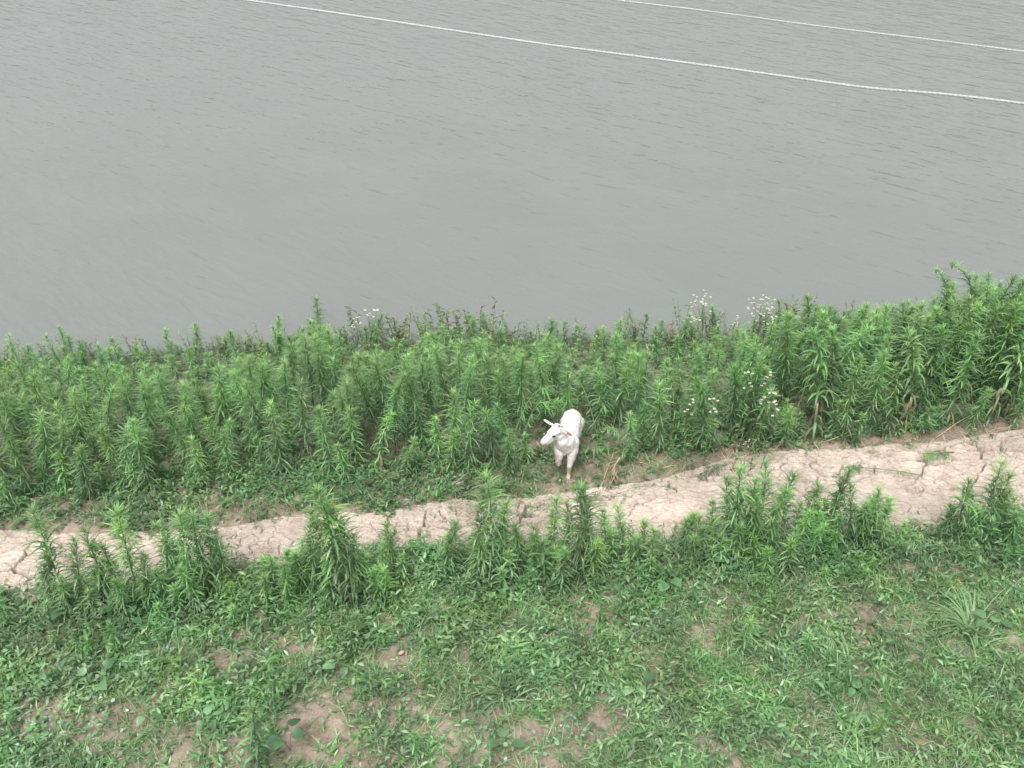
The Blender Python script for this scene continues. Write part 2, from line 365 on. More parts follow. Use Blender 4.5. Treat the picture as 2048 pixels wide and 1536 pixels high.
FAM = {
 'S': [weed_proto(.35, 44, .115, .0125, .06, 100+i, 1.1, .05) for i in range(4)],
 'M': [weed_proto(.75, 115, .165, .0098, (.03,.08,.11,.02,.06,.09)[i], 200+i, dry=.08) for i in range(6)],
 'T': [weed_proto(1.25, (185 if i < 4 else 135), (.185 if i < 4 else .215), (.0105 if i < 4 else .0160), (.05,.1,.16,.04,.22,.08,.13,.03)[i], 300+i, low=.14, dry=.13) for i in range(8)],
 'N': [weed_proto(1.35, 160, .170, .0125, (.17,.24,.20)[i], 400+i, low=.14, pw_=6) for i in range(3)],       # nodding tips
 'D': [weed_proto(.65, 80, .150, .0145, .2, 500+i, low=.06, droopy=1.35, dry=.55) for i in range(3)],   # withered lower leaves
}
def plant(fam, x, y, h, rz, label, group, name='horseweed', cat='weed', lean=None, i=None, mats=None):
    hh, sm, fm, _, _ = FAM[fam][random.randrange(len(FAM[fam])) if i is None else i % len(FAM[fam])]
    z = float(H(x, y)) - .01
    o = empty(name, (x, y, z), rz); tag(o, label, cat, group)
    s = h/hh; o.scale = (s**.6*1.0, s**.6*1.0, s)
    o.rotation_euler = (lean[0] if lean else random.gauss(0,.045 if random.random() < .7 else .13), lean[1] if lean else random.gauss(0,.045 if random.random() < .7 else .13), rz)
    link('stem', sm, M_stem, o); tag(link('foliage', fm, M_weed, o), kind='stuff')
    return o
_one = ['first','second','third','fourth','fifth','sixth','seventh','eighth','ninth']
def nth(i):
    i += 1
    if i <= 16: return ORD[i-1]
    if i < 20: return ['seventeenth','eighteenth','nineteenth'][i-17]
    t_, u_ = divmod(i, 10); tens = ['twenty','thirty','forty','fifty'][t_-2]
    return tens+'-'+_one[u_-1] if u_ else ['twentieth','thirtieth','fortieth','fiftieth'][t_-2]
ORD = ['first','second','third','fourth','fifth','sixth','seventh','eighth','ninth','tenth','eleventh','twelfth','thirteenth','fourteenth','fifteenth','sixteenth']
# near row: (tip px, tip py, base px, base py), clump by clump
clumps = [
 ('the far left clump on the near path edge', [(100,1128,112,1225),(135,1018,140,1218),(178,1085,175,1222),(222,1058,222,1225),(255,1090,250,1215),(284,1018,290,1212),(318,1110,312,1220)]),
 ('the grey-green bushy clump on the near path edge', [(338,1065,345,1195),(368,1040,368,1190),(392,1026,396,1200),(420,1030,420,1195),(446,1030,440,1180),(395,1125,396,1225),(360,1168,360,1232),(462,1070,455,1185)]),
 ('the tall spire clump on the near path edge', [(545,1118,552,1200),(612,1090,612,1190),(645,1050,640,1195),(672,1010,672,1190),(690,952,688,1205),(712,1010,712,1205),(738,1110,736,1195),(795,1048,790,1165),(770,1090,765,1180),(650,1110,655,1210),(700,1080,705,1215)]),
 ('the path edge clump below and left of goat', [(905,1042,905,1152),(955,985,958,1150),(985,948,985,1150),(1008,1000,1005,1148),(1040,1040,1040,1150),(1072,1052,1070,1140),(1108,1000,1105,1140),(1090,1082,1090,1165),(965,1070,968,1168)]),
 ('the clump on the path edge just below the goat', [(1135,1010,1138,1140),(1160,980,1160,1158),(1178,968,1176,1150),(1215,1020,1213,1130),(1246,1018,1242,1120),(1290,1046,1286,1112),(1185,1085,1185,1165),(1262,1075,1262,1135)]),
 ('the dense dark clump on the near path edge', [(1385,1035,1388,1110),(1405,1060,1402,1130),(1440,950,1442,1118),(1458,928,1458,1125),(1485,955,1485,1120),(1510,938,1508,1115),(1530,975,1528,1115),(1465,1042,1465,1138),(1495,1000,1495,1135),(1560,948,1556,1088)]),
 ('the thin open clump on the near path edge', [(1605,958,1602,1085),(1632,1005,1632,1085),(1656,925,1658,1085),(1690,975,1685,1100),(1712,1000,1710,1100),(1736,975,1732,1095),(1762,985,1758,1078),(1665,1030,1665,1105)]),
 ('the lone bush on the path, far right', [(1896,950,1905,1085),(1922,985,1925,1090),(1944,925,1945,1092),(1962,945,1962,1088),(1985,968,1980,1080),(2000,1010,1995,1078)]),
]
for cname, lst in clumps:
    lst = sorted(lst)
    for i, (tx, ty, bx, by) in enumerate(lst):
        b = at(bx, by, 0); h = height_for(b, tx, ty)*1.0
        fam = 'S' if h < .42 else ('M' if h < 1.0 else 'T')
        plant(fam, b[0], b[1], h, random.uniform(0,6.28), '%s weed from the left in %s' % (ORD[i], cname), 'narrow-leaved weeds along the near edge of the path', lean=((random.gauss(0,.02), random.gauss(0,.025))))
near_extra = []
for cname, lst in clumps:
    xs_ = [q[2] for q in lst]; ys_ = [q[3] for q in lst]
    for _ in range(int(len(lst)*2.2)):
        b = at(random.uniform(min(xs_)-22, max(xs_)+22), random.choice(ys_)+random.uniform(-22, 26), 0); near_extra.append((b[0], b[1], random.uniform(.16,.44)))
for _ in range(55):
    bx = random.uniform(-150, 2200); X_ = at(bx, 1130, 0)[0]; yl_ = float(interp(X_, LO)); near_extra.append((X_, yl_-random.uniform(.05,.6), random.uniform(.10,.22)))
# scattered young weeds in the low greenery
for tx, ty, bx, by, lab in [(500,1425,520,1540,'young narrow-leaved weed leaning at the bottom edge, left of centre'),
    (940,1225,942,1275,'short young weed in the grass below the middle clump'),(712,1232,712,1292,'short dark young weed in the grass left of centre'),
    (1480,1236,1480,1312,'short dark young weed standing in the right greenery, the left one of two'),(1616,1262,1616,1312,'small young weed in the right greenery, the right one of two'),
    (20,1175,22,1258,'young weed at the left picture edge below the path'),(1745,1440,1745,1500,'bright young weed near the bottom right'),(1440,1425,1440,1480,'small young weed near the bottom, right of centre'),
    (235,1250,240,1310,'low spreading young weed below the left clump'),(830,1465,830,1520,'small young weed on bare soil near the bottom')]:
    b = at(bx, by, 0); h = max(.16, height_for(b, tx, ty)); plant('S', b[0], b[1], h, random.uniform(0,6.28), lab, 'young weeds scattered in the low greenery')

# the belt between path and river.  outline of its top in the photograph:
TOPX = [-200,0,60,130,210,300,420,500,560,610,640,665,720,800,900,1000,1060,1100,1140,1190,1232,1270,1330,1400,1480,1560,1610,1660,1720,1790,1850,1880,1940,1990,2048,2250]
TOPY = [760,745,712,700,705,720,718,700,690,640,610,640,690,672,650,668,680,652,700,690,655,690,705,670,645,620,600,610,612,598,585,560,540,580,590,570]
def proj(p):
    x, y, z = p[0], p[1], p[2]-CAM_H
    dep = y*cp - z*sp_; v = (z*cp + y*sp_)/dep; u = x/dep
    return 1024+u*F, 768-v*F
goat_at = at(1137, 957, 0)
def jitter_points(x0, x1, y0, y1, s, jit=.42, seed=1):
    r = np.random.default_rng(seed); out = []
    ny = int((y1-y0)/s); nx = int((x1-x0)/s)
    for j in range(ny):
        for i in range(nx):
            out.append((x0+(i+.5*(j%2)+r.uniform(-jit,jit))*s, y0+(j+r.uniform(-jit,jit))*s))
    return out
cand = []
for x, y in jitter_points(-6.4, 6.4, 5.8, 11.5, .25, seed=5):
    front = float(interp(x, FR)); wat = float(interp(x, WA))
    if y < front + .03 or y > wat - .12: continue
    dx = x-goat_at[0]; dy = y-goat_at[1]
    if -.30 < dx < .24 and dy < .66: continue          # the goat's gap
    if -.42 < dx < .30 and dy < .22: continue
    z = float(H(x, y)); px, py = proj((x, y, z))
    if px < -260 or px > 2310: continue
    tgt = float(np.interp(px, TOPX, TOPY))
    hmax = height_for((x, y, z), px, tgt)-.03
    depth = (y-front)/(wat-front)
    hgt = np.interp(px, [0,500,1000,1400,1700,2048], [.82,.92,.92,1.05,1.28,1.38])*random.uniform(.78,1.12)
    if depth < .12: hgt *= random.uniform(.6,1.0)
    edge = hgt > hmax*1.0
    if px > 1540 and edge: hgt = max(hgt, hmax*random.uniform(.86,1.0))
    hgt = min(hgt, hmax*(random.uniform(.50,.97) if edge and px < 1540 else random.uniform(.82,1.0) if edge else random.uniform(.72,.97)))
    if hgt < .16: continue
    if fbm(np.array(x*1.3+40), np.array(y*1.3), 2) < .36 and depth < .8 and random.random() < .6 : hgt *= .6
    cand.append((y-front, x, y, hgt, depth, px))
# hand placed leaders that make the skyline
leaders = [(640,600,690),(598,660,700),(565,652,720),(1098,640,745),(1232,640,720),(940,640,720),(965,625,715),(1010,690,740),(128,672,760),(212,690,760),(180,680,770),
 (1610,590,760),(1560,610,745),(1690,600,760),(1660,640,780),(1730,600,760),(1780,590,770),(1825,575,760),(300,690,740),(345,680,735),(860,672,740),(760,688,740),(1480,655,740),(1420,660,740),(1640,605,790),(1850,572,780),(1878,560,790),(1915,548,800),(1937,552,790),(1962,560,800),(1992,572,790),(2018,588,800)]
nod = [(1868,540,760),(1905,530,770),(1942,525,765),(1975,545,760),(2025,575,760),(2048,600,780),(1885,590,790),(1960,600,790)]
DIRL = ['far left','far left','left','left of the goat','behind the goat','right of the goat','right','far right']
for i, (px, ty, by) in enumerate(leaders):
    b = at(px, by, -.35); b[2] = float(H(b[0], b[1])); h = min(1.5, height_for(b, px, ty))
    plant('T' if h > .85 else 'M', b[0], b[1], h, random.uniform(0,6.28), 'weed sticking out above the belt against water, %s from left' % nth(sorted(leaders).index((px,ty,by))), 'weeds standing out above the belt')
for i, (px, ty, by) in enumerate(nod):
    b = at(px, by, -.3); b[2] = float(H(b[0], b[1])); h = min(1.75, height_for(b, px, ty)*1.1)
    plant('N', b[0], b[1], h, (.1,-.2,2.9,3.1,2.6,.3,-.4,.2)[i], '%s from the left of the tall weeds with nodding tips at the far right' % ORD[sorted(nod).index((px,ty,by))], 'tall weeds with nodding tips')
cand.sort()
NB = 184
inview = [c for c in cand if -60 < c[5] < 2110]; outv = [c for c in cand if not -60 < c[5] < 2110]
def zone(px): return ('left of the goat' if px < 1060 else 'between the goat and the tall weeds at the right' if px < 1560 else 'at the far right')
ZN = [(320,'over the far left clump'),(560,'over the bushy clump'),(840,'over the tall spires'),(1080,'left of the goat'),(1180,'behind the goat'),(1370,'right of the goat'),(1580,'over the dark clump'),(1820,'over the thin clump'),(9999,'over the lone bush')]
BN = ['front','second','third','hindmost']

cells = {}
for c in inview[:NB]:
    z_ = next(k for k, q in enumerate(ZN) if c[5] < q[0]); b_ = min(3, int(c[4]*4)); cells.setdefault((z_, b_), []).append(c)
for (z_, b_), cs in cells.items():
    for i, c in enumerate(sorted(cs, key=lambda q: q[5])):
        _, x, y, h, depth, px = c
        fam = 'T' if h > .85 else ('M' if h > .4 else 'S')
        if depth < .1 and random.random() < (.45 if px > 1200 else .2): fam = 'D'
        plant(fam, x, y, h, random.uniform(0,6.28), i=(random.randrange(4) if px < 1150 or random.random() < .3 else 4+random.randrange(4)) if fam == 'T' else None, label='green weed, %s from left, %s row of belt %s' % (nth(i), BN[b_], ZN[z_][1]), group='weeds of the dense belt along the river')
rest = Geo(); rest_list = []
for x, y, h in near_extra: rest_list.append((0,x,y,h,0,0))
for x, y in jitter_points(-6.2, 6.2, 5.8, 11.2, .31, seed=9):
    f_ = float(interp(x, FR)); w_ = float(interp(x, WA))
    if f_-.03 < y < w_-.05 and not (-.34 < x-goat_at[0] < .28 and -.05 < y-goat_at[1] < .62):
        rest_list.append((0, x, y, min(random.uniform(.2,.5), 1), .5, 0))
for c in rest_list+inview[NB:]+outv:
    _, x, y, h, depth, px = c
    fam = 'T' if h > .85 else ('M' if h > .4 else 'S')
    hh, _, _, sg, fg = random.choice(FAM[fam]); s = h/hh; a = random.uniform(0,6.28); s2 = s**.6
    Mx = np.array([[math.cos(a)*s2,-math.sin(a)*s2,0],[math.sin(a)*s2,math.cos(a)*s2,0],[0,0,s]])
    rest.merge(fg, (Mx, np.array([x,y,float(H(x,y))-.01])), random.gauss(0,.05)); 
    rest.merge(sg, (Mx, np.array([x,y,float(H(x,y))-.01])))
print('belt weeds', len(inview), len(outv))
if rest.n: tag(link('weed_thicket', rest.mesh('weed_thicket'), M_weed), 'further narrow-leaved weeds filling the dense belt along the river', 'weeds', kind='stuff')

# ------------------------------------------------------------------ low greenery (nobody could count it)
def scatter(n, x0, x1, y0, y1, dens, seed):
    r = np.random.default_rng(seed); x = r.uniform(x0,x1,n); y = r.uniform(y0,y1,n)
    dep_ = y*cp+CAM_H*sp_; u_ = 1024+x/dep_*F; v_ = 768-(-CAM_H*cp+y*sp_)/dep_*F
    k = (r.random(n) < dens(x, y)) & (u_ > -430) & (u_ < 2480) & (v_ < 1860); return x[k], y[k], r      # leave out what stands well outside the view
BARE = [(575,1290,.22,.9),(790,1330,.22,1),(470,1320,.22,.7),(700,1430,.32,.8),(210,1480,.3,.9),(880,1450,.25,.8),(1080,1470,.28,.95),(350,1510,.35,1),(1250,1225,.2,.8),
        (1180,1455,.2,.8),(100,1420,.2,.7),(620,1500,.3,.8),(1700,1245,.22,.5),(1900,1500,.22,.6),(1400,1500,.15,.5),(560,1250,.15,.6),(820,1400,.2,.7),(1560,1400,.18,.5),(960,1500,.25,.8),(1780,1420,.15,.5),(280,1440,.18,.8),(1290,1300,.12,.5)]
BW = [(*at(a, b, 0)[:2], r_*1.0, s_*.92) for a, b, r_, s_ in BARE]
def bare(x, y):
    v = np.zeros(np.shape(x))
    for bx, by, r_, s_ in BW:
        v = np.maximum(v, s_*np.exp(-(((x-bx)/r_)**2+((y-by)/(r_*.7))**2)))
    return np.clip(v*1.1*(.45+1.0*fbm(x*6,y*6,2)) + .55*smooth((fbm(x*3.1, y*3.1, 3)-.53)/.14)*np.clip((5.3-y)/1.1, .05, 1)*np.interp(x,[-1,1.5],[1,.6]), 0, 1)
def fg_gap(x, y): return .5+.5*smooth((fbm(x*5.5+31, y*7+8, 3)-.40)/.16)
def fg_dens(x, y, edge=.14):
    yl = interp(x, LO)
    k = smooth((yl - y + edge + .12*(fbm(x*4, y*4, 2)-.5))/.25)
    return k*(1-.90*bare(x, y))*fg_gap(x, y)
X0, X1 = -5.6, 6.0
cov = Geo()
def sprigs(g, x, y, r, lmin, lmax, wr, hmin, hmax, nl, tint, trips=False, fold=.0, rows=(0,.4,.75,1), prof=(.2,1,.8,0)):
    "each sprig: nl leaves in whorls round a short upright shoot"
    n = len(x); z = H(x, y); hh = r.uniform(hmin, hmax, n); tilt = r.normal(0,.25,(n,2))
    for k in range(nl):
        t = (k+1)/nl
        P = np.stack([x+tilt[:,0]*hh*t, y+tilt[:,1]*hh*t, z+hh*t], 1)
        leaves(g, P, r.uniform(0,6.28,n) if not trips else k*2.09+r.normal(0,.3,n), r.normal(.35,.35,n), r.uniform(lmin,lmax,n), 1, 0.9, tint(n, r)) if False else \
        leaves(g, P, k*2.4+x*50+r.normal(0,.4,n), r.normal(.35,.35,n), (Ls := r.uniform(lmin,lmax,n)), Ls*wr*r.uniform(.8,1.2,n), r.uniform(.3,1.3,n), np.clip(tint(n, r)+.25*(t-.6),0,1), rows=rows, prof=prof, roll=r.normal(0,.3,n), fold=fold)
clump_n = lambda x, y: smooth((fbm(x*2.2+70, y*2.2, 3)-.38)/.22)
tn = lambda m, s: (lambda n, r: r.normal(m, s, n))
# creeping leafy plants
x, y, r = scatter(62000, X0, X1, 3.0, 7.6, lambda x, y: fg_dens(x, y)*(.5+.5*clump_n(x, y)), 21)
sprigs(cov, x, y, r, .026, .064, .27, .01, .12, 5, tn(.62,.22))
x, y, r = scatter(20000, X0, X1, 3.0, 7.6, lambda x, y: fg_dens(x, y)*clump_n(x+9, y)*smooth((fbm(x*.6+3,y*.6,2)-.35)/.3), 22)
sprigs(cov, x, y, r, .034, .068, .34, .03, .19, 6, tn(.64,.2))
# lusher fringe along the near edge of the path
def fringe(x, y):
    yl = interp(x, LO); return smooth((yl-y+.05)/.1)*smooth((y-yl+.75)/.35)
x, y, r = scatter(22000, X0, X1, 4.0, 7.6, lambda x, y: fringe(x, y)*.7*(.4+.6*clump_n(x+4,y)), 23)
sprigs(cov, x, y, r, .035, .065, .24, .04, .20, 6, tn(.48,.15))
# between path and belt, left and centre; under and behind the belt
def midfringe(x, y):
    yu = interp(x, UP); k = smooth((y-yu+.10+.25*(fbm(x*3,y*3,2)-.5))/.15)
    f = interp(x, FR); k2 = np.where(y < f+.3, 1, .45)
    wgt = np.interp(x, [-5,-1.2,-.4,.0,.6,1.2,2.5,5], [1,1,.75,.45,.28,.28,.22,.22])
    return k*k2*np.where(y < f+.15, wgt, 1)*(y < interp(x, WA)+.02)
x, y, r = scatter(56000, X0-.6, X1+.6, 5.6, 10.6, lambda x, y: midfringe(x, y)*(.4+.6*clump_n(x, y+7)), 24)
sprigs(cov, x, y, r, .03, .06, .30, .02, .14, 5, tn(.48,.16))
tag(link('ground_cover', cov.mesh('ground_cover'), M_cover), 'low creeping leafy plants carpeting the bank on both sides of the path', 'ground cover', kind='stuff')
# grass
gr = Geo()
def tufts(g, x, y, r, nb, lmin, lmax, wid, tint, el=(.5,1.4), dr=(.5,1.8)):
    n = len(x); z = H(x, y)-.005
    for k in range(nb):
        P = np.stack([x+r.normal(0,.008,n), y+r.normal(0,.008,n), z], 1)
        leaves(g, P, r.uniform(0,6.28,n), r.uniform(*el,n), r.uniform(lmin,lmax,n), r.uniform(.6,1.3,n)*wid, r.uniform(*dr,n), np.clip(tint(n,r),0,1), rows=(0,.35,.7,1), prof=(.8,1,.7,0), roll=r.normal(0,.5,n))
x, y, r = scatter(42000, X0, X1, 3.0, 7.6, lambda x, y: fg_dens(x, y)*(.35+.65*(1-clump_n(x, y))), 31)
tufts(gr, x, y, r, 4, .07, .19, .0052, tn(.66,.22))
x, y, r = scatter(5000, X0, X1, 3.0, 6.2, lambda x, y: fg_dens(x, y)*smooth((fbm(x*2+21,y*2,2)-.45)/.2), 32)
tufts(gr, x, y, r, 7, .10, .22, .0062, tn(.7,.18), (.7,1.4), (.8,2.2))
x, y, r = scatter(9000, X0, X1, 5.6, 10.5, lambda x, y: midfringe(x, y)*.7, 33)
tufts(gr, x, y, r, 5, .06, .2, .0045, tn(.5,.2))
# short sparse grass round the goat's feet and on the path's upper edge right of it
def goatlawn(x, y):
    yu = interp(x, UP); return smooth((y-yu+.30)/.2)*smooth((interp(x,FR)+.4-y)/.2)*np.interp(x,[-1.0,-.2,.9,1.4,2.4],[0,.9,.9,.5,.05])*(.4+.6*clump_n(x*2,y*2))
x, y, r = scatter(26000, -1.2, 2.6, 5.8, 8.5, goatlawn, 34)
tufts(gr, x, y, r, 4, .02, .065, .0032, tn(.38,.2), (.2,1.2), (.2,1.2))
x, y, r = scatter(30000, X0, X1, 4.2, 8.2, lambda x, y: (pathmask(x, y) > 0)*np.exp(-np.maximum(pathmask(x, y), 0)/.10)*.5*(fbm(x*5, y*5, 2) > .45), 36)
tufts(gr, x, y, r, 3, .03, .09, .004, tn(.45,.25), (.2,1.2), (.2,1.4))
# dead strands among the living
x, y, r = scatter(5200, X0, X1, 3.0, 7.4, lambda x, y: fg_dens(x, y, .2)*.8, 35)
tufts(gr, x, y, r, 1, .06, .2, .0035, tn(.03,.05), (-.1,.35), (-.3,.6))
tag(link('grass', gr.mesh('grass'), M_grass), 'short green grass growing among the low plants on the bank', 'grass', kind='stuff')
# withered straw and debris at the foot of the belt
dr_ = Geo()
def footd(x, y):
    f = interp(x, FR); return np.exp(-((y-f+.02)/.20)**2)*np.interp(x,[-4,-1,0,1,3,5],[.15,.2,.3,.5,.8,1])
x, y, r = scatter(13000, -5.6, 6.2, 5.6, 9.4, footd, 41)
n = len(x); leaves(dr_, np.stack([x,y,H(x,y)+r.uniform(0,.05,n)],1), r.uniform(0,6.28,n), r.normal(.12,.35,n), r.uniform(.06,.26,n), r.uniform(.002,.0055,n), r.normal(.3,.5,n), r.uniform(0,1,n))
x, y, r = scatter(4200, X0, X1, 3.0, 9, lambda x, y: np.clip(fg_dens(x,y)*.6+.05,0,1), 42)
n = len(x); leaves(dr_, np.stack([x,y,H(x,y)+r.uniform(0.005,.03,n)],1), r.uniform(0,6.28,n), r.normal(.0,.2,n), r.uniform(.015,.04,n), r.uniform(.006,.014,n), r.normal(.3,.5,n), r.uniform(0,.8,n))
tag(link('straw', dr_.mesh('straw'), M_dry), 'dry straw and withered leaves lying at the foot of the weeds', 'straw', kind='stuff')
cr = Geo(); x, y, r = scatter(9000, X0, X1, 4.2, 8.4, lambda x, y: (pathmask(x, y) > -.25)*(.25+.75*np.exp(-np.abs(pathmask(x, y))/.12))*.5, 43)
n = len(x); sz = .003+.010*r.random(n)**3; O = np.array([[1,0,0],[0,1,0],[-1,0,0],[0,-1,0],[0,0,.8],[0,0,-.8]])[None]*sz[:,None,None]*r.uniform(.6,1.3,(n,6,1))
ang = r.uniform(0,6.28,n); ca, sa = np.cos(ang)[:,None], np.sin(ang)[:,None]; O = np.stack([O[...,0]*ca-O[...,1]*sa, O[...,0]*sa+O[...,1]*ca, O[...,2]],-1)
O += np.stack([x,y,H(x,y)+.004+sz*.3],1)[:,None,:]; T_ = np.array([[0,1,4],[1,2,4],[2,3,4],[3,0,4],[1,0,5],[2,1,5],[3,2,5],[0,3,5]])
cr.add(O.reshape(-1,3), None, (T_[None]+(np.arange(n)*6)[:,None,None]).reshape(-1,3)); tag(link('mud_crumbs', cr.mesh('mud_crumbs'), M_mud), 'loose crumbs of dried mud scattered on the path', 'mud crumbs', kind='stuff')
# pale round leaves, lower left
rd = Geo()
RB = [(*at(a, b, 0)[:2], s) for a, b, s in [(80,1440,.35),(60,1380,.3),(150,1500,.3),(280,1360,.3),(330,1320,.2),(560,1390,.16),(540,1370,.1),(90,1470,.3),(40,1500,.3),(250,1420,.2),(820,1400,.12),(1130,1470,.15),(1000,1500,.15),(760,1270,.12),(200,1290,.2),(1150,1500,.15),(1250,1410,.15)]]
def rdens(x, y):
    v = 0
    for a, b, s in RB: v = np.maximum(v, np.exp(-((x-a)**2+(y-b)**2)/s**2))
    return v
x, y, r = scatter(22000, X0, 3, 3.0, 5.6, lambda x, y: rdens(x, y)*.6*(fbm(x*6,y*6,2)>.42), 51)
n = len(x); Ls = r.uniform(.016,.036,n)
leaves(rd, np.stack([x,y,H(x,y)+r.uniform(.015,.07,n)],1), r.uniform(0,6.28,n), r.normal(.1,.3,n), Ls, Ls*.85, r.normal(.2,.3,n), np.clip(r.normal(.5,.27,n),0,1), rows=(0,.25,.65,.9,1), prof=(.3,.95,1,.5,0), roll=r.normal(0,.3,n))
x, y, r = scatter(1500, X0, X1, 3.0, 6.2, lambda x, y: fg_dens(x,y)*.5, 52)
n = len(x); Ls = r.uniform(.02,.045,n)
leaves(rd, np.stack([x,y,H(x,y)+r.uniform(.02,.08,n)],1), r.uniform(0,6.28,n), r.normal(.1,.3,n), Ls, Ls*.7, r.normal(.2,.3,n), np.clip(r.normal(.15,.15,n),0,1), rows=(0,.25,.65,.9,1), prof=(.3,.95,1,.5,0), roll=r.normal(0,.3,n))
tag(link('round_leaved_creeper', rd.mesh('round_leaved_creeper'), M_round), 'pale round leaved creeper spreading over bare soil at the lower left', 'creeper', kind='stuff')

# ------------------------------------------------------------------ waterside plants with broad reddish leaves
def smart_proto(h, seed, brown):
    r = np.random.default_rng(seed); st = Geo(); f = Geo()
    for s in range(r.integers(4,7)):
        a = r.uniform(0,6.28); hh = h*r.uniform(.6,1.05); n = 7; t = np.linspace(0,1,n)
        pts = np.stack([math.cos(a)*.28*hh*t**1.3, math.sin(a)*.28*hh*t**1.3, hh*t], 1)+np.array([r.normal(0,.03),r.normal(0,.03),0])
        tube(st, pts, .0025*(1-.6*t)+.0006, 4, .3)
        m = 15; tt = np.linspace(.2,1,m); P = np.stack([np.interp(tt,t,pts[:,i]) for i in range(3)],1)
        leaves(f, P, np.arange(m)*2.6+r.uniform(0,6), r.uniform(.1,1.1,m), r.uniform(.04,.075,m), r.uniform(.014,.022,m), r.uniform(.4,1.5,m), np.clip(r.normal(.75-brown*.6,.18,m),0,1), rows=(0,.25,.6,1), prof=(.3,1,.8,0), roll=r.normal(0,.4,m))
    return st.mesh('stem'), f.mesh('foliage')
SM = [smart_proto(.42, 600+i, (.1,.8,.4,.9,.15,.5)[i]) for i in range(6)]
wsp = []
for x in np.arange(-5.6, 6.2, .062):
    x = x+random.uniform(-.05,.05); yw = float(interp(x, WA)); y = yw - .55*random.random()**1.3 + .10; px, _ = proj((x, yw, WLEV)); wsp.append((px, x, y))
wsp.sort(); cnt_ = {}
for px, x, y in wsp:
    z = float(H(x, y)); o = empty('waterside_plant', (x, y, max(z, WLEV-.06)-.02), random.uniform(0,6.28))
    s = random.uniform(.45,1.0)*np.interp(px, [0,300,480,900,1150,1300,2048], [.7,.8,1.0,1.25,.8,1.1,1.1]); o.scale = (s,s,s*random.uniform(.9,1.25))
    i = random.choice([0,4,2,5,2,0,1] if px < 420 or px > 1250 else [0,1,2,4,3,5]); sm, fm = SM[i]
    link('stem', sm, M_stem, o); tag(link('foliage', fm, M_smart, o), kind='stuff')
    zz = next(k for k, q in enumerate(ZN) if px < q[0]); cnt_[zz] = cnt_.get(zz, -1)+1
    tag(o, 'leafy waterside plant, %s from left at water edge %s' % (nth(cnt_[zz]), ZN[zz][1]), 'plant', 'broad-leaved plants at the water edge')
for px, ty, by, bi, lab in [(903,608,700,1,'tall reddish waterside plant, left of the three poking above the belt'),(950,603,700,3,'tall reddish waterside plant, middle of the three poking above the belt'),(985,610,700,1,'tall reddish waterside plant, right of the three poking above the belt'),
    (15,672,745,5,'olive waterside plant at the left picture edge'),(795,640,700,3,'dark leafy waterside plant right of the pale flower heads'),(1025,640,705,3,'reddish waterside plant left of the dark weed behind the goat'),(1582,588,700,1,'brown leaved plant poking above the weeds at the right'),(1160,672,700,1,'brown waterside plant between the two weed spires behind the goat'),(1345,650,700,3,'brown leaved plant left of the tall white flowers')]:
    b = at(px, by, -.55); h = height_for((b[0],b[1],-.6), px, ty); o = empty('waterside_plant', (b[0],b[1],-.6), random.uniform(0,6.28)); s = h/.42; o.scale = (s**.4, s**.4, s)
    link('stem', SM[bi][0], M_stem, o); tag(link('foliage', SM[bi][1], M_smart, o), kind='stuff'); tag(o, lab, 'plant')

# ------------------------------------------------------------------ white flowering plants
def flower_proto(h, seed, nh, spread=.12):
    r = np.random.default_rng(seed); st = Geo(); f = Geo(); fl = Geo()
    t = np.linspace(0,1,8); pts = np.stack([.03*np.sin(t*3+seed), .02*t, h*.85*t], 1); tube(st, pts, .0028*(1-.5*t), 5, .6)
    m = 22; tt = r.uniform(.1,.8,m); P = np.stack([np.interp(tt,t,pts[:,i]) for i in range(3)],1)
    leaves(f, P, r.uniform(0,6.28,m), r.uniform(.2,1,m), r.uniform(.03,.06,m), .009, 1.0, r.uniform(.4,.7,m))
    for i in range(nh):
        a = r.uniform(0,6.28); rr = spread*math.sqrt(r.random()); b0 = pts[int(r.integers(4,7))]
        tip = np.array([pts[-1][0]+rr*math.cos(a), pts[-1][1]+rr*math.sin(a), h*r.uniform(.82,1.04)-rr*.35])
        mid = b0*.5+tip*.5+np.array([0,0,-.01]); tube(st, [b0,mid,tip], .0011, 3, .6)
        k = 10; az = np.arange(k)*6.283/k
        leaves(fl, np.repeat(tip[None],k,0), az, .25+r.normal(0,.15,k), .0105, .0070, .4, r.uniform(.6,1,k), rows=(0,.5,1), prof=(.5,1,.6))
        leaves(fl, np.repeat(tip[None]+[[0,0,.003]],5,0), np.arange(5)*1.2566, .5, .0045, .005, 1.2, np.full(5,.0), rows=(0,.5,1), prof=(.8,1,0))
    return st.mesh('stem'), f.mesh('foliage'), fl.mesh('flower_heads')
FP = [flower_proto(.6, 700+i, (34,22,11,6)[i], (.13,.11,.065,.04)[i]) for i in range(4)]
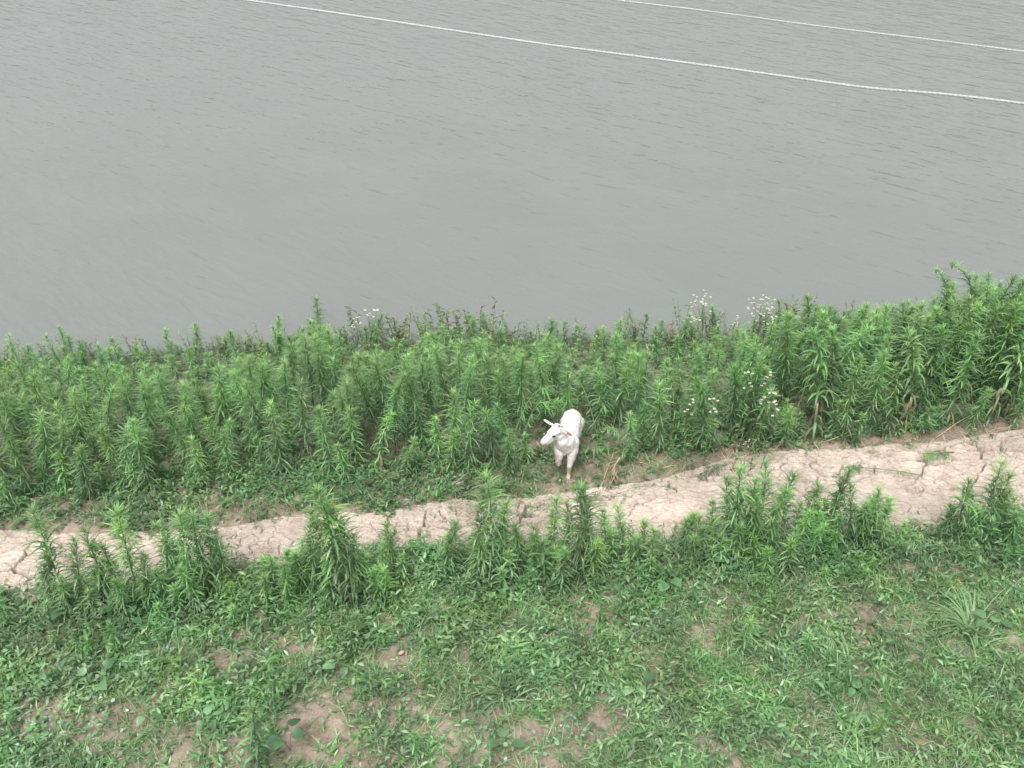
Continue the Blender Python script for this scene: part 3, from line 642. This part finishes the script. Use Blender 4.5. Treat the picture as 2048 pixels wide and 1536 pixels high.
FLW = [(1392,585,1,'tall loose white flowering plant against the water right of the goat',None),(1372,628,2,'lower white flowering plant left of the tallest flower stem',None),(1500,592,0,'densest white flowering plant against the water, right of centre',None),
 (1512,612,0,'white flowering plant close behind the densest flower heads',None),(1462,632,3,'small white flowering plant left of the densest flower heads',None),(1300,690,2,'low cream flowering plant at the near water edge right of the goat',None),(1640,620,3,'white flowering plant half hidden behind the tall right weeds',None),
 (745,618,2,'pale dried flower heads standing above the belt, left of centre',None),(722,640,2,'pale flower heads leaning left above the belt',None),(758,690,3,'small cream flowers low in the belt left of centre',None),(1225,700,3,'tiny white flowers between the two weed spires',None),
 (1508,745,3,'white flowers in the belt right of the goat, upper right ones',900),(1462,742,3,'white flowers in the belt right of the goat, upper ones',900),(1502,790,2,'largest white flower cluster low in the belt right of the goat',925),(1400,795,3,'small pair of white flowers in the belt right of the goat',925),(1366,800,3,'leftmost white flower spot low in the belt right of the goat',928),(1520,805,3,'white flowers at the right of the lowest cluster',925),(1482,880,3,'tiny yellowish flowers at the foot of the belt',935)]
for px, ty, i, lab, by in FLW:
    if by is None: b = at(px, 735, -.4); z = float(H(b[0],b[1]))
    else: b = at(px, by, -.02); z = float(H(b[0],b[1])); b[1] -= .12
    h = height_for((b[0],b[1],z), px, ty); o = empty('flowering_weed', (b[0],b[1],z), random.uniform(0,6.28)); s = h/.6
    ss = max(.75,min(1.15,s)) ; o.scale = (ss,ss,s)
    link('stem', FP[i][0], M_stem, o); tag(link('foliage', FP[i][1], M_weed, o), kind='stuff'); tag(link('flower_heads', FP[i][2], M_petal, o), kind='stuff'); tag(o, lab, 'flower', 'white flowering plants')

# ------------------------------------------------------------------ broad leaved plants, long grass tufts, bent weeds, sticks and litter
def broad_leaf_mesh(L, W, seed):
    r = np.random.default_rng(seed); g = Geo()
    rows = (0,.12,.3,.5,.7,.87,1); prof = (.15,.8,1.0,.92,.68,.35,0)
    leaves(g, [[0,0,0]], 0, .35, L, W, .9, r.uniform(.3,.9), rows=rows, prof=prof, fold=.12)
    return g.mesh('leaf', True)
BL = [broad_leaf_mesh(.085,.070,800+i) for i in range(4)]
for px, py, n, s, lab in [(132,1240,3,1.2,'broad-leaved plant at the foot of the far left clump'),(240,1240,4,1.1,'broad-leaved plant under the left weeds with leaves held up'),(265,1262,3,1.1,'pale broad-leaved plant right below the left weeds'),
    (1335,1175,4,1.25,'broad-leaved plant in the greenery below the path, right of centre'),(1465,1140,2,1.3,'single pair of broad leaves at the foot of the dark right clump'),(860,1235,4,1.1,'broad-leaved plant in the grass below the middle clump'),(690,1345,3,1.0,'broad-leaved plant on the edge of a bare patch left of centre'),
    (200,1375,3,1.2,'upright pale broad leaf plant at the lower left'),(580,1500,4,1.3,'bright broad-leaved plant near the bottom beside the leaning weed'),(1270,1390,4,1.1,'broad-leaved plant low in the middle right greenery'),(1240,1180,3,1.0,'broad-leaved plant below the middle path weeds'),(1975,1272,4,1.2,'broad-leaved plant at the right beside the long grass'),
    (1700,1390,3,1.0,'pale torn leaves low at the right'),(300,1440,3,1.0,'broad-leaved plant on the soil, lower left'),(1010,1500,3,1.0,'broad-leaved plant near the bottom, centre'),(420,1460,3,.9,'small broad-leaved plant at the edge of the bottom left bare soil')]:
    b = at(px, py, .0); z = float(H(b[0],b[1])); o = empty('broad_leaved_plant', (b[0],b[1],z), random.uniform(0,6.28)); tag(o, lab, 'plant', 'broad-leaved plants in the low greenery')
    stg = Geo()
    for k in range(n):
        a = k*6.28/n+random.uniform(-.5,.5); rr = random.uniform(.02,.06)*s; hh = random.uniform(.06,.14)*s
        tube(stg, [(0,0,0),(rr*.4*math.cos(a),rr*.4*math.sin(a),hh*.6),(rr*math.cos(a),rr*math.sin(a),hh)], .0015, 4, .7)
        lf = link('leaf', BL[k % 4], M_broad, o); lf.location = (rr*math.cos(a),rr*math.sin(a),hh); lf.rotation_euler = (random.gauss(0,.2), random.gauss(.1,.25), a); sc = s*random.uniform(.7,1.1); lf.scale = (sc,sc,sc)
    link('stem', stg.mesh('stem'), M_stem, o)
def grass_tuft(px, py, n, L, wid, azc, azs, lab, seed, seedheads=0, tintm=.75):
    n = int(n*1.3); tintm += .12
    r = np.random.default_rng(seed); g = Geo(); b = at(px, py, 0); z = float(H(b[0],b[1]))
    P = np.stack([r.normal(0,.02,n), r.normal(0,.02,n), np.zeros(n)],1)
    leaves(g, P, r.normal(azc,azs,n), r.uniform(.7,1.45,n), r.uniform(.55,1.1,n)*L*1.15, r.uniform(.8,1.3,n)*wid*1.35, r.uniform(1.0,2.3,n), np.clip(r.normal(tintm,.12,n),0,1), rows=(0,.2,.4,.6,.8,1), prof=(.7,1,1,.8,.5,0), roll=r.normal(0,.3,n))
    root = empty('long_grass_tuft', (b[0],b[1],z)); tag(root, lab, 'grass tuft')
    tag(link('blades', g.mesh('blades'), M_grass, root), kind='stuff')
    if seedheads:
        for k in range(seedheads):
            s = Geo(); a = azc + r.normal(0,.5); t = np.linspace(0,1,9); hh = L*r.uniform(.9,1.25)
            pts = np.stack([math.cos(a)*hh*.5*t**2, math.sin(a)*hh*.5*t**2, hh*(t-.35*t**3)],1); tube(s, pts, .0014, 4, .6)
            link('stalk', s.mesh('stalk'), M_grass, root)
            q = Geo(); m = 70; tt = r.uniform(.78,1,m); P = np.stack([np.interp(tt,t,pts[:,i]) for i in range(3)],1); leaves(q, P, r.uniform(0,6.28,m), r.uniform(-.2,1,m), .011, .003, .3, r.uniform(.75,1,m))
            link('seed_head', q.mesh('seed_head'), M_grass, root)
grass_tuft(1935,1265,46,.36,.008,2.6,1.2,'largest tuft of long pale grass with arching blades, right side',1,2,.85)
grass_tuft(1700,1340,14,.22,.007,3.0,1.0,'small grass tuft with drooping bristly seed head, right of centre bottom',2,1,.8)
grass_tuft(1010,1400,24,.26,.008,4.5,1.4,'light green grass tuft with hanging blades, bottom centre',3,0,.8)
grass_tuft(1020,1300,16,.20,.009,.6,1.5,'bright broad-bladed grass tuft below the middle clump',4,0,.9)
grass_tuft(745,1370,16,.20,.008,1.6,1.5,'arching grass tuft right of the pale shell',5,0,.7)
grass_tuft(1960,1300,10,.25,.007,0,.8,'few long grass blades arching right at the right edge',6,0,.9)
grass_tuft(1700,1480,26,.22,.006,1.5,1.6,'fine grass tuft near the bottom, right of centre',7,0,.75)
grass_tuft(1730,1530,16,.2,.007,1.5,1.2,'grass tuft cut by the bottom edge, right of centre',8,0,.9)
grass_tuft(400,1370,26,.17,.006,1.5,1.8,'grass tuft in the lower left among round leaves',9,0,.75)
grass_tuft(60,1250,18,.17,.005,1.5,1.8,'grass tuft at the left picture edge',10,0,.6)
grass_tuft(1560,1180,16,.16,.006,1.5,1.8,'grass tuft in the greenery below the dark right clump',12,0,.75)
grass_tuft(1180,1010,14,.15,.004,1.5,1.8,'sparse grass tuft on the path just below the goat',13,0,.7)

def bent_weed(root, tip, arch, lab, tint=.85, nl=46, L=.10, seed=0, matx=None, name='bent_weed'):
    r = np.random.default_rng(seed); n = 12; t = np.linspace(0,1,n)[:,None]; root = np.array(root,float); tip = np.array(tip,float)
    pts = (root*(1-t)+tip*t) + np.array([0,0,1])*arch*4*(t*(1-t)) - root
    st = Geo(); tube(st, pts, (.0042*(1-.7*t[:,0])+.001), 5, .8); g = Geo()
    tt = np.linspace(.25,1,nl); P = np.stack([np.interp(tt,t[:,0],pts[:,i]) for i in range(3)],1); d = tip-root; a0 = math.atan2(d[1],d[0])
    leaves(g, P, a0+r.uniform(-1.5,1.5,nl), r.uniform(-.3,.6,nl), L*r.uniform(.6,1.1,nl)*np.interp(tt,[0,.8,1],[1,1,.5]), .0075, r.uniform(.6,1.6,nl), np.clip(r.normal(tint,.12,nl),0,1))
    o = empty(name, tuple(root)); tag(o, lab, 'weed'); link('stem', st.mesh('stem'), matx or M_stem, o); tag(link('foliage', g.mesh('foliage'), matx or M_weed, o), kind='stuff')
G = goat_at
def gp(dx, dy, dz): return (G[0]+dx, G[1]+dy, float(H(G[0]+dx, G[1]+dy))+dz)
bent_weed(gp(-.42,.35,0), gp(-.14,.30,.50), .30, 'pale bent weed arching over the grass left above the goat head', .78, seed=1)
bent_weed(gp(-.50,.45,0), gp(-.12,.42,.62), .28, 'second pale bent weed arching above the goat head', .75, seed=2)
bent_weed(gp(.30,.45,.0), gp(-.02,.50,.80), .22, 'thin weed with bare curved stalk bowing left above the goat back', .8, 26, .07, seed=3)
bent_weed(gp(.55,.30,.0), gp(.30,.28,.30), .16, 'pale bent weed drooping to the right of the goat', .75, seed=4)
bent_weed(gp(.62,.25,0), gp(.10,.02,.27), .10, 'light stalk with hanging leaves reaching across the goat belly from the right', .8, 22, .10, seed=5)
bent_weed(gp(.42,-.02,.25), gp(.33,-.12,.03), .05, 'withered pale weed hanging to the ground right of the goat leg', .3, 26, .13, seed=6, matx=M_dry)
b1 = at(1600,905,-.0); b2 = at(1560,990,0)
bent_weed((*at(1905,905,0)[:2], .0), (*at(1850,925,0)[:2], .06), .02, 'clump of trampled green weed lying on the mud path, right', .55, 60, .11, seed=7)
bent_weed((*at(1845,955,0)[:2], .02), (*at(1690,940,0)[:2], .03), .02, 'long green stalk lying flat across the mud path, right', .6, 14, .06, seed=8)
bent_weed((*at(1690,935,0)[:2], .0), (*at(1718,945,0)[:2], .05), .02, 'small trampled weed lying on the mud path, right of centre', .4, 30, .09, seed=9)
bent_weed((*at(1455,930,0)[:2], .0), (*at(1400,965,0)[:2], .05), .05, 'trampled weed at the foot of the belt above the path, right of the goat', .3, 40, .10, seed=10)
M_stick = leaf_mat('dry_stick', [(0,(.20,.13,.08)),(.5,(.40,.30,.19)),(1,(.55,.45,.31))], trans=0, objvar=.3)
def stick(p0, p1, z0, z1, rad, lab):
    g = Geo(); a = at(*p0, 0); b = at(*p1, 0); a[2] = float(H(a[0],a[1]))+z0; b[2] = float(H(b[0],b[1]))+z1
    t = np.linspace(0,1,6)[:,None]; pts = a*(1-t)+b*t; pts[1:-1] += np.random.default_rng(int(p0[0])).normal(0,.006,(4,3)); c = pts[0].copy()
    tube(g, pts-c, rad*(1-.5*t[:,0]), 5, .7); o = link('dry_stick', g.mesh('dry_stick'), M_stick); o.location = c; tag(o, lab, 'stick')
stick((1395,1115),(1445,1155),.12,.01,.0035,'thin straight dry stick leaning out of the dark right clump')
stick((1330,1140),(1380,1085),.02,.14,.003,'reddish dry stalk slanting up at the left of the dark right clump')
stick((1350,1120),(1395,1075),.02,.12,.003,'second dry stalk crossing beside the dark right clump')
stick((1560,1235),(1600,1260),.04,.02,.0035,'short pale dry stick lying in the right greenery')
stick((1620,1190),(1800,1165),.05,.05,.003,'long thin pale stalk lying across the right greenery')
stick((530,905),(575,960),.18,.02,.0035,'dry stalk leaning at the foot of the belt left of the goat')
stick((1565,800),(1450,930),.30,.01,.003,'dry upright stalk at the front of the belt right of the goat')
stick((1700,880),(1620,900),.12,.02,.0035,'grey dry stalk at the foot of the belt, right')
stick((1870,880),(1975,830),.02,.18,.0035,'reddish dry stalk leaning at the foot of the far right weeds')
stick((1900,895),(2020,868),.02,.10,.003,'thin dry stalk lying along the foot of the far right weeds')
stick((1985,890),(1940,810),.0,.12,.003,'dry stalk standing at the foot of the far right weeds')
stick((1475,960),(1440,925),.01,.10,.003,'straw stalk on the path above the dense dark clump')
stick((1200,975),(1228,905),.0,.06,.0045,'thick pale withered stalk right of the goat hoof')
stick((1215,980),(1240,940),.0,.05,.0045,'second thick pale withered stalk right of the goat hoof')

M_shell = plain('pale_shell', (.42,.30,.23)); M_peach = plain('orange_dead_leaf', (.50,.26,.12)); M_white = plain('white_scrap', (.75,.76,.74))
def litter(px, py, kind, size, lab):
    b = at(px, py, 0); z = float(H(b[0],b[1]))+.02; bm = bmesh.new()
    bmesh.ops.create_icosphere(bm, subdivisions=2, radius=size)
    for v in bm.verts:
        c = v.co; n_ = mnoise.noise(c*40+Vector((px,py,0))*.1)*.3
        if kind == 'shell': c.z = c.z*.55 + (0.3*(c.x*c.x+c.y*c.y)/size if c.z > 0 else 0)*(-1); c *= 1+n_*.4
        else: c.z *= .22; c.y *= .6; c.z += 8*c.x*c.x; c *= 1+n_
    me = bpy.data.meshes.new(kind); bm.to_mesh(me); bm.free()
    nm, mt, cat = {'shell':('snail_shell',M_shell,'shell'),'leaf':('dead_leaf',M_peach,'leaf'),'scrap':('paper_scrap',M_white,'litter'),'clod':('mud_clod',M_mud,'clod')}[kind]
    o = link(nm, me, mt); o.location = (b[0],b[1],z); o.rotation_euler = (random.gauss(0,.3),random.gauss(0,.3),random.uniform(0,6)); tag(o, lab, cat)
litter(803,1312,'shell',.026,'pinkish pale rounded lump on bare soil left of centre')
litter(1163,1384,'leaf',.019,'pale orange dead leaf in the grass, centre bottom')
litter(535,1303,'scrap',.020,'white scrap on the soil left of centre')
litter(562,1348,'scrap',.014,'smaller white scrap below the first one')
litter(427,1525,'leaf',.020,'orange dead leaf at the bottom edge, left')
litter(278,1522,'scrap',.010,'tiny white bit on the soil at the bottom left')
litter(980,1345,'scrap',.016,'white leaf scrap in the grass at centre bottom')
litter(1122,1457,'scrap',.010,'tiny white bit on the bare soil at centre bottom')
litter(313,1376,'leaf',.013,'small orange leaf in the lower left greenery')
litter(905,1232,'leaf',.012,'small orange leaf under the middle greenery')
litter(255,1428,'scrap',.016,'pale grey curled leaf at the lower left')
litter(340,1360,'scrap',.015,'pale grey folded leaf in the lower left greenery')
litter(1150,965,'clod',.020,'pale dry clod beside the goat hoof')
litter(1120,962,'clod',.016,'pale clod left of the goat hoof')

# ------------------------------------------------------------------ the white kid goat
def goat():
    root = empty('goat', (G[0], G[1], float(H(G[0],G[1]))-.004), 0)
    tag(root, 'young white goat standing in the gap of the weeds with its head turned left', 'goat')
    bm = bmesh.new()
    def cap(p0, r0, p1, r1, squash=None):
        p0 = Vector(p0); p1 = Vector(p1); n = 7
        for k in range(n):
            t = k/(n-1); c = p0.lerp(p1, t); r = r0+(r1-r0)*t
            mt = Matrix.Translation(c) @ (Matrix.Diagonal((*squash,1)) if squash else Matrix.Identity(4))
            bmesh.ops.create_icosphere(bm, subdivisions=2, radius=r, matrix=mt)
    # local frame: -y towards the camera, +x to the right of the picture, hoof of the standing foreleg at the origin
    chest = (-.030,.045,.325); mid = (.0,.20,.335); rump = (.035,.37,.365)
    cap(chest,.076, mid,.098,(.98,1,1.0)); cap(mid,.098, rump,.088,(.95,1,1.0)); cap(rump,.086,(.045,.43,.345),.066)
    cap((-.025,.03,.318),.050,(-.02,.06,.305),.052); cap((-.06,.0,.41),.060,(-.030,.03,.325),.058); cap((-.01,.02,.39),.058,(.0,.035,.320),.055); cap((.024,.06,.350),.062,(.026,.045,.295),.050); cap((-.078,.055,.350),.054,(-.078,.045,.295),.046)                                 # brisket
    cap((-.045,.035,.365),.076,(-.090,.0,.480),.056)                             # neck
    sk = Vector((-.112,-.015,.530)); mz = Vector((-.214,-.062,.448))
    fwd = (mz-sk).normalized()
    cap(sk,.050, sk+fwd*.05,.045); cap(sk+fwd*.045+Vector((0,0,-.012)),.041, mz,.028); cap(mz+Vector((0,0,.004)),.028, mz+fwd*.014,.0245)
    cap(sk+fwd*.03+Vector((.01,-.0,-.034)),.036, mz+Vector((.008,0,-.022)),.022)
    cap(sk+Vector((.0,.01,.0)),.048,(-.080,.005,.50),.052)
    # standing foreleg (left leg of the goat, right in the picture)
    cap((.028,.035,.285),.050,(.014,.008,.205),.030); cap((.014,.008,.205),.030,(.004,-.004,.15),.0225)
    cap((.004,-.006,.145),.0240,(.003,-.006,.118),.0225)
    cap((.003,-.004,.115),.0180,(.0,.004,.050),.0155); cap((.0,.004,.048),.0190,(-.001,-.008,.026),.0190)
    # lifted foreleg, knee forward, shank folded back
    cap((-.080,.035,.29),.050,(-.092,-.010,.205),.027); cap((-.092,-.012,.202),.0255,(-.092,-.010,.185),.023)
    cap((-.092,-.006,.185),.0180,(-.088,.075,.125),.0145); cap((-.088,.077,.123),.0175,(-.088,.085,.102),.0165)
    for sx in (-.020,.080):
        cap((sx+.01,.38,.33),.056,(sx,.34,.225),.036); cap((sx,.34,.225),.034,(sx+.005,.43,.150),.021)
        cap((sx+.005,.432,.148),.021,(sx+.003,.415,.055),.0145); cap((sx+.003,.415,.05),.0175,(sx+.002,.402,.026),.017)
    cap((.05,.485,.375),.018,(.055,.520,.345),.011)                              # short hanging tail
    me0 = bpy.data.meshes.new('body'); bm.to_mesh(me0); bm.free()
    tmp = bpy.data.objects.new('body_source', me0); COL.objects.link(tmp)
    rm = tmp.modifiers.new('r','REMESH'); rm.mode = 'VOXEL'; rm.voxel_size = .0055; rm.use_smooth_shade = True
    sm = tmp.modifiers.new('s','SMOOTH'); sm.factor = .6; sm.iterations = 14
    dg = bpy.context.evaluated_depsgraph_get(); me = bpy.data.meshes.new_from_object(tmp.evaluated_get(dg)); me.name = 'body'
    bpy.data.objects.remove(tmp)
    # shaggy surface
    for v in me.vertices:
        c = v.co; a = mnoise.noise(Vector((c.x*60,c.y*60,c.z*22)))*.0022 + mnoise.noise(c*22)*.0025
        if c.z > .2: v.co += v.normal*a
    # coat: white; mud on the knee and shank, brown patch on the lifted upper leg, pink muzzle, dark spots on the poll
    m, n, b, lk = new_mat('goat_coat')
    tc = n.nodes.new('ShaderNodeTexCoord'); colr = None
    nz = n.nodes.new('ShaderNodeTexNoise'); nz.inputs['Scale'].default_value = 45; lk(tc.outputs['Object'], nz.inputs['Vector'])
    base = ramp(n, [(.25,(.42,.40,.365)),(.55,(.63,.62,.60))]); lk(nz.outputs['Fac'], base.inputs[0]); cur = base.outputs[0]
    def spot(cur, c, rad, col, soft=.35, strength=1.0, stretch=(1,1,1)):
        mp = n.nodes.new('ShaderNodeMapping'); mp.inputs['Location'].default_value = tuple(-c[i]*stretch[i] for i in range(3)); mp.inputs['Scale'].default_value = stretch
        lk(tc.outputs['Object'], mp.inputs['Vector'])
        ln = n.nodes.new('ShaderNodeVectorMath'); ln.operation = 'LENGTH'; lk(mp.outputs[0], ln.inputs[0])
        ad = n.nodes.new('ShaderNodeMath'); ad.operation = 'MULTIPLY_ADD'; lk(nz.outputs['Fac'], ad.inputs[0]); ad.inputs[1].default_value = rad*.8; lk(ln.outputs['Value'], ad.inputs[2])
        mr = n.nodes.new('ShaderNodeMapRange'); mr.inputs['From Min'].default_value = rad*1.4*(1+soft); mr.inputs['From Max'].default_value = rad*1.4*(1-soft); mr.inputs['To Max'].default_value = strength
        lk(ad.outputs[0], mr.inputs['Value'])
        mx = n.nodes.new('ShaderNodeMix'); mx.data_type = 'RGBA'; lk(mr.outputs[0], mx.inputs['Factor']); lk(cur, mx.inputs['A']); mx.inputs['B'].default_value = (*col,1)
        return mx.outputs['Result']
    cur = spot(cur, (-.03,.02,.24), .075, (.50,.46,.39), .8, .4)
    cur = spot(cur, tuple(sk+fwd*.045+Vector((.045,-.03,.006))), .020, (.36,.27,.25), .5, .8, (.55,.8,1.8))
    cur = spot(cur, (.003,0,.055), .050, (.46,.36,.24), .5, .85, (1,1,.7))
    cur = spot(cur, (.004,-.006,.130), .028, (.30,.185,.09), .25, .95)
    cur = spot(cur, (-.108,-.0,.225), .040, (.19,.115,.09), .3, .9, (1,1,.75))
    cur = spot(cur, tuple(mz+fwd*.022+Vector((0,0,.004))), .020, (.50,.24,.22), .4, .9)
    cur = spot(cur, tuple(mz+Vector((-.004,-.012,-.018))), .016, (.42,.15,.14), .3, .95, (.6,1,1.3))
    cur = spot(cur, (-.092,-.025,.578), .014, (.05,.04,.035), .3)
    cur = spot(cur, (-.066,-.010,.562), .012, (.05,.04,.035), .3)
    cur = spot(cur, (-.132,-.010,.576), .008, (.09,.07,.06), .3)
    lk(cur, b.inputs['Base Color']); b.inputs['Roughness'].default_value = .85; b.inputs['Sheen Weight'].default_value = .2
    bp = n.nodes.new('ShaderNodeBump'); bp.inputs['Strength'].default_value = .9; bp.inputs['Distance'].default_value = .007
    z2 = n.nodes.new('ShaderNodeTexNoise'); z2.inputs['Scale'].default_value = 130; mp = n.nodes.new('ShaderNodeMapping'); mp.inputs['Scale'].default_value = (1,1,.35)
    lk(tc.outputs['Object'], mp.inputs['Vector']); lk(mp.outputs[0], z2.inputs['Vector']); lk(z2.outputs['Fac'], bp.inputs['Height']); lk(bp.outputs[0], b.inputs['Normal'])
    body = link('body', me, m, root)
    # ears: long leaf-shaped cups held sideways
    M_in = plain('ear_inside', (.38,.18,.17), .7); M_ear = plain('ear_outside', (.80,.78,.74), .8)
    def ear(base, tip, face):
        base = Vector(base); tip = Vector(tip); ax = tip-base; L = ax.length; ax.normalize(); face = Vector(face); side = ax.cross(face).normalized(); nrm = side.cross(ax).normalized()
        rows = [(0,.012),(.2,.020),(.45,.024),(.7,.020),(.9,.011),(1,.003)]
        for nm, mt, off, wk in (('ear',M_ear,0,1.0),('ear_lining',M_in,.0035,.42)):
            vs = []; fs = []
            for t, wd in rows:
                for u in (-1,-.5,0,.5,1):
                    vs.append(base+ax*L*(t*(.42 if off else 1)+(.45 if off else 0))+side*wd*u*wk+nrm*(off-.010*(1-u*u)*(1 if t < .95 else 0)))
            for i in range(len(rows)-1):
                for k in range(4): fs.append((i*5+k,i*5+k+1,(i+1)*5+k+1,(i+1)*5+k))
            me_ = bpy.data.meshes.new(nm); me_.from_pydata([tuple(v) for v in vs],[],fs); [setattr(p,'use_smooth',True) for p in me_.polygons]
            if nm == 'ear':
                o = link(nm, me_, mt, root); so = o.modifiers.new('thick','SOLIDIFY'); so.thickness = .004; so.offset = -1; e = o
            else: o = link(nm, me_, mt, e)
    ear((-.146,.000,.560),(-.220,.015,.602),(-.35,-.35,-1))
    ear((-.078,-.052,.552),(.018,-.100,.528),(.0,-.8,-.25))
    # eyes with dark lid line
    M_eye = plain('eye_dark', (.03,.022,.015), .2, .6); rgt = fwd.cross(Vector((0,0,1))).normalized()
    for s in (-1,1):
        bm = bmesh.new(); bmesh.ops.create_uvsphere(bm, u_segments=12, v_segments=8, radius=.0115, matrix=Matrix.Diagonal((1.7,1,.62,1)))
        me_ = bpy.data.meshes.new('eye'); bm.to_mesh(me_); bm.free(); o = link('eye', me_, M_eye, root); o.location = sk+fwd*.056+rgt*s*.040+Vector((0,0,.006))
        o.rotation_euler = (0,0,.7)
    # nostrils and mouth
    for s in (-1,1):
        bm = bmesh.new(); bmesh.ops.create_uvsphere(bm, u_segments=8, v_segments=6, radius=.0042); me_ = bpy.data.meshes.new('nostril'); bm.to_mesh(me_); bm.free()
        o = link('nostril', me_, plain('nostril_skin', (.22,.09,.08)), root); o.location = mz+fwd*.036+rgt*s*.011+Vector((0,0,.008))
    # hooves, each cloven in two toes
    M_hoof = plain('hoof_horn', (.42,.34,.24), .6)
    def hoof(x, y, z, rx=0):
        bm = bmesh.new()
        for s in (-1,1):
            mt = Matrix.Translation((s*.0085,-.004,.012)); bmesh.ops.create_cone(bm, cap_ends=True, segments=10, radius1=.0115, radius2=.0085, depth=.024, matrix=mt @ Matrix.Diagonal((.75,1.5,1,1)))
        me_ = bpy.data.meshes.new('hoof'); bm.to_mesh(me_); bm.free(); o = link('hoof', me_, M_hoof, root); o.location = (x,y,z); o.rotation_euler = (rx,0,0)
    hoof(-.001,-.010,0); hoof(-.088,.097,.082,-1.1); hoof(-.018,.40,0); hoof(.082,.40,0)
    # coat hairs: short strands that break the outline
    nv = len(me.vertices); co = np.empty(nv*3); me.vertices.foreach_get('co', co); co = co.reshape(-1,3); no = np.empty(nv*3); me.vertices.foreach_get('normal', no); no = no.reshape(-1,3)
    r = np.random.default_rng(5); sel = r.random(nv) < .35; sel &= (co[:,2] > .17); P = co[sel]; N_ = no[sel]; D = N_*.55+np.array([0,.35,-.75])+r.normal(0,.22,P.shape)
    D /= np.linalg.norm(D,axis=1)[:,None]; az = np.arctan2(D[:,1],D[:,0]); el = np.arcsin(D[:,2]); hd = ((P[:,0] < -.08) & (P[:,2] > .38))
    hg = Geo(); leaves(hg, P-N_*.001, az, el, np.where(hd,.007,.020)*r.uniform(.6,1.3,len(P)), .0026, .5, np.full(len(P),1.0), rows=(0,.5,1), prof=(1,.7,0))
    hairm = hg.mesh('hair'); tag(link('hair', hairm, m, root), kind='stuff')
goat()

# ------------------------------------------------------------------ two twisted wires crossing above the water
M_wire = plain('wire_strand', (.37,.39,.40), .5, .5, .0)
def wire(pts, dist, lab, rad=.0030):
    W = []
    for (px, py), ds in zip(pts, dist):
        d = ray(px, py); d = d/np.linalg.norm(d); W.append(np.array([0,0,CAM_H])+d*ds)
    W = np.array(W); 
    W = np.vstack([W[0]+(W[0]-W[1])*8, W, W[-1]+(W[-1]-W[-2])*10])
    seg = np.concatenate([[0],np.cumsum(np.linalg.norm(np.diff(W,axis=0),axis=1))]); n = int(min(seg[-1]/.010, 2600)); s = np.linspace(0,seg[-1],n)
    C = np.stack([np.interp(s,seg,W[:,i]) for i in range(3)],1)
    ker = np.ones(25)/25; Cp = np.pad(C,((12,12),(0,0)),'edge'); C2 = np.stack([np.convolve(Cp[:,i],ker,'valid') for i in range(3)],1); C2[:13] = C[:13]; C2[-13:] = C[-13:]
    t = np.gradient(C2,axis=0); t /= np.linalg.norm(t,axis=1)[:,None]; a = np.cross(t,[0,0,1.]); a /= np.linalg.norm(a,axis=1)[:,None]; b = np.cross(t,a)
    org = C2[n//2].copy(); root = empty('wire', tuple(org)); tag(root, lab, 'wire', None)
    for k in range(3):
        g = Geo(); ph = s*2*math.pi/.06 + k*2.094
        Q = C2 + rad*(np.cos(ph)[:,None]*a+np.sin(ph)[:,None]*b) - org; tube(g, Q, rad*1.05, 5, .5)
        link('strand', g.mesh('strand', True), M_wire, root)
wire([(480,-2),(700,30),(860,54),(1100,90),(1430,133),(1620,160),(1750,178),(1830,183),(1920,191),(2048,207)], [5.9,5.6,5.4,5.15,4.9,4.8,4.75,4.7,4.68,4.65], 'lower thicker white twisted wire crossing the water from top left to right')
wire([(1215,-2),(1400,20),(1620,50),(1800,72),(1900,84),(2048,103)], [6.6,6.3,6.0,5.8,5.7,5.6], 'upper thinner white twisted wire crossing the top right corner', .0026)
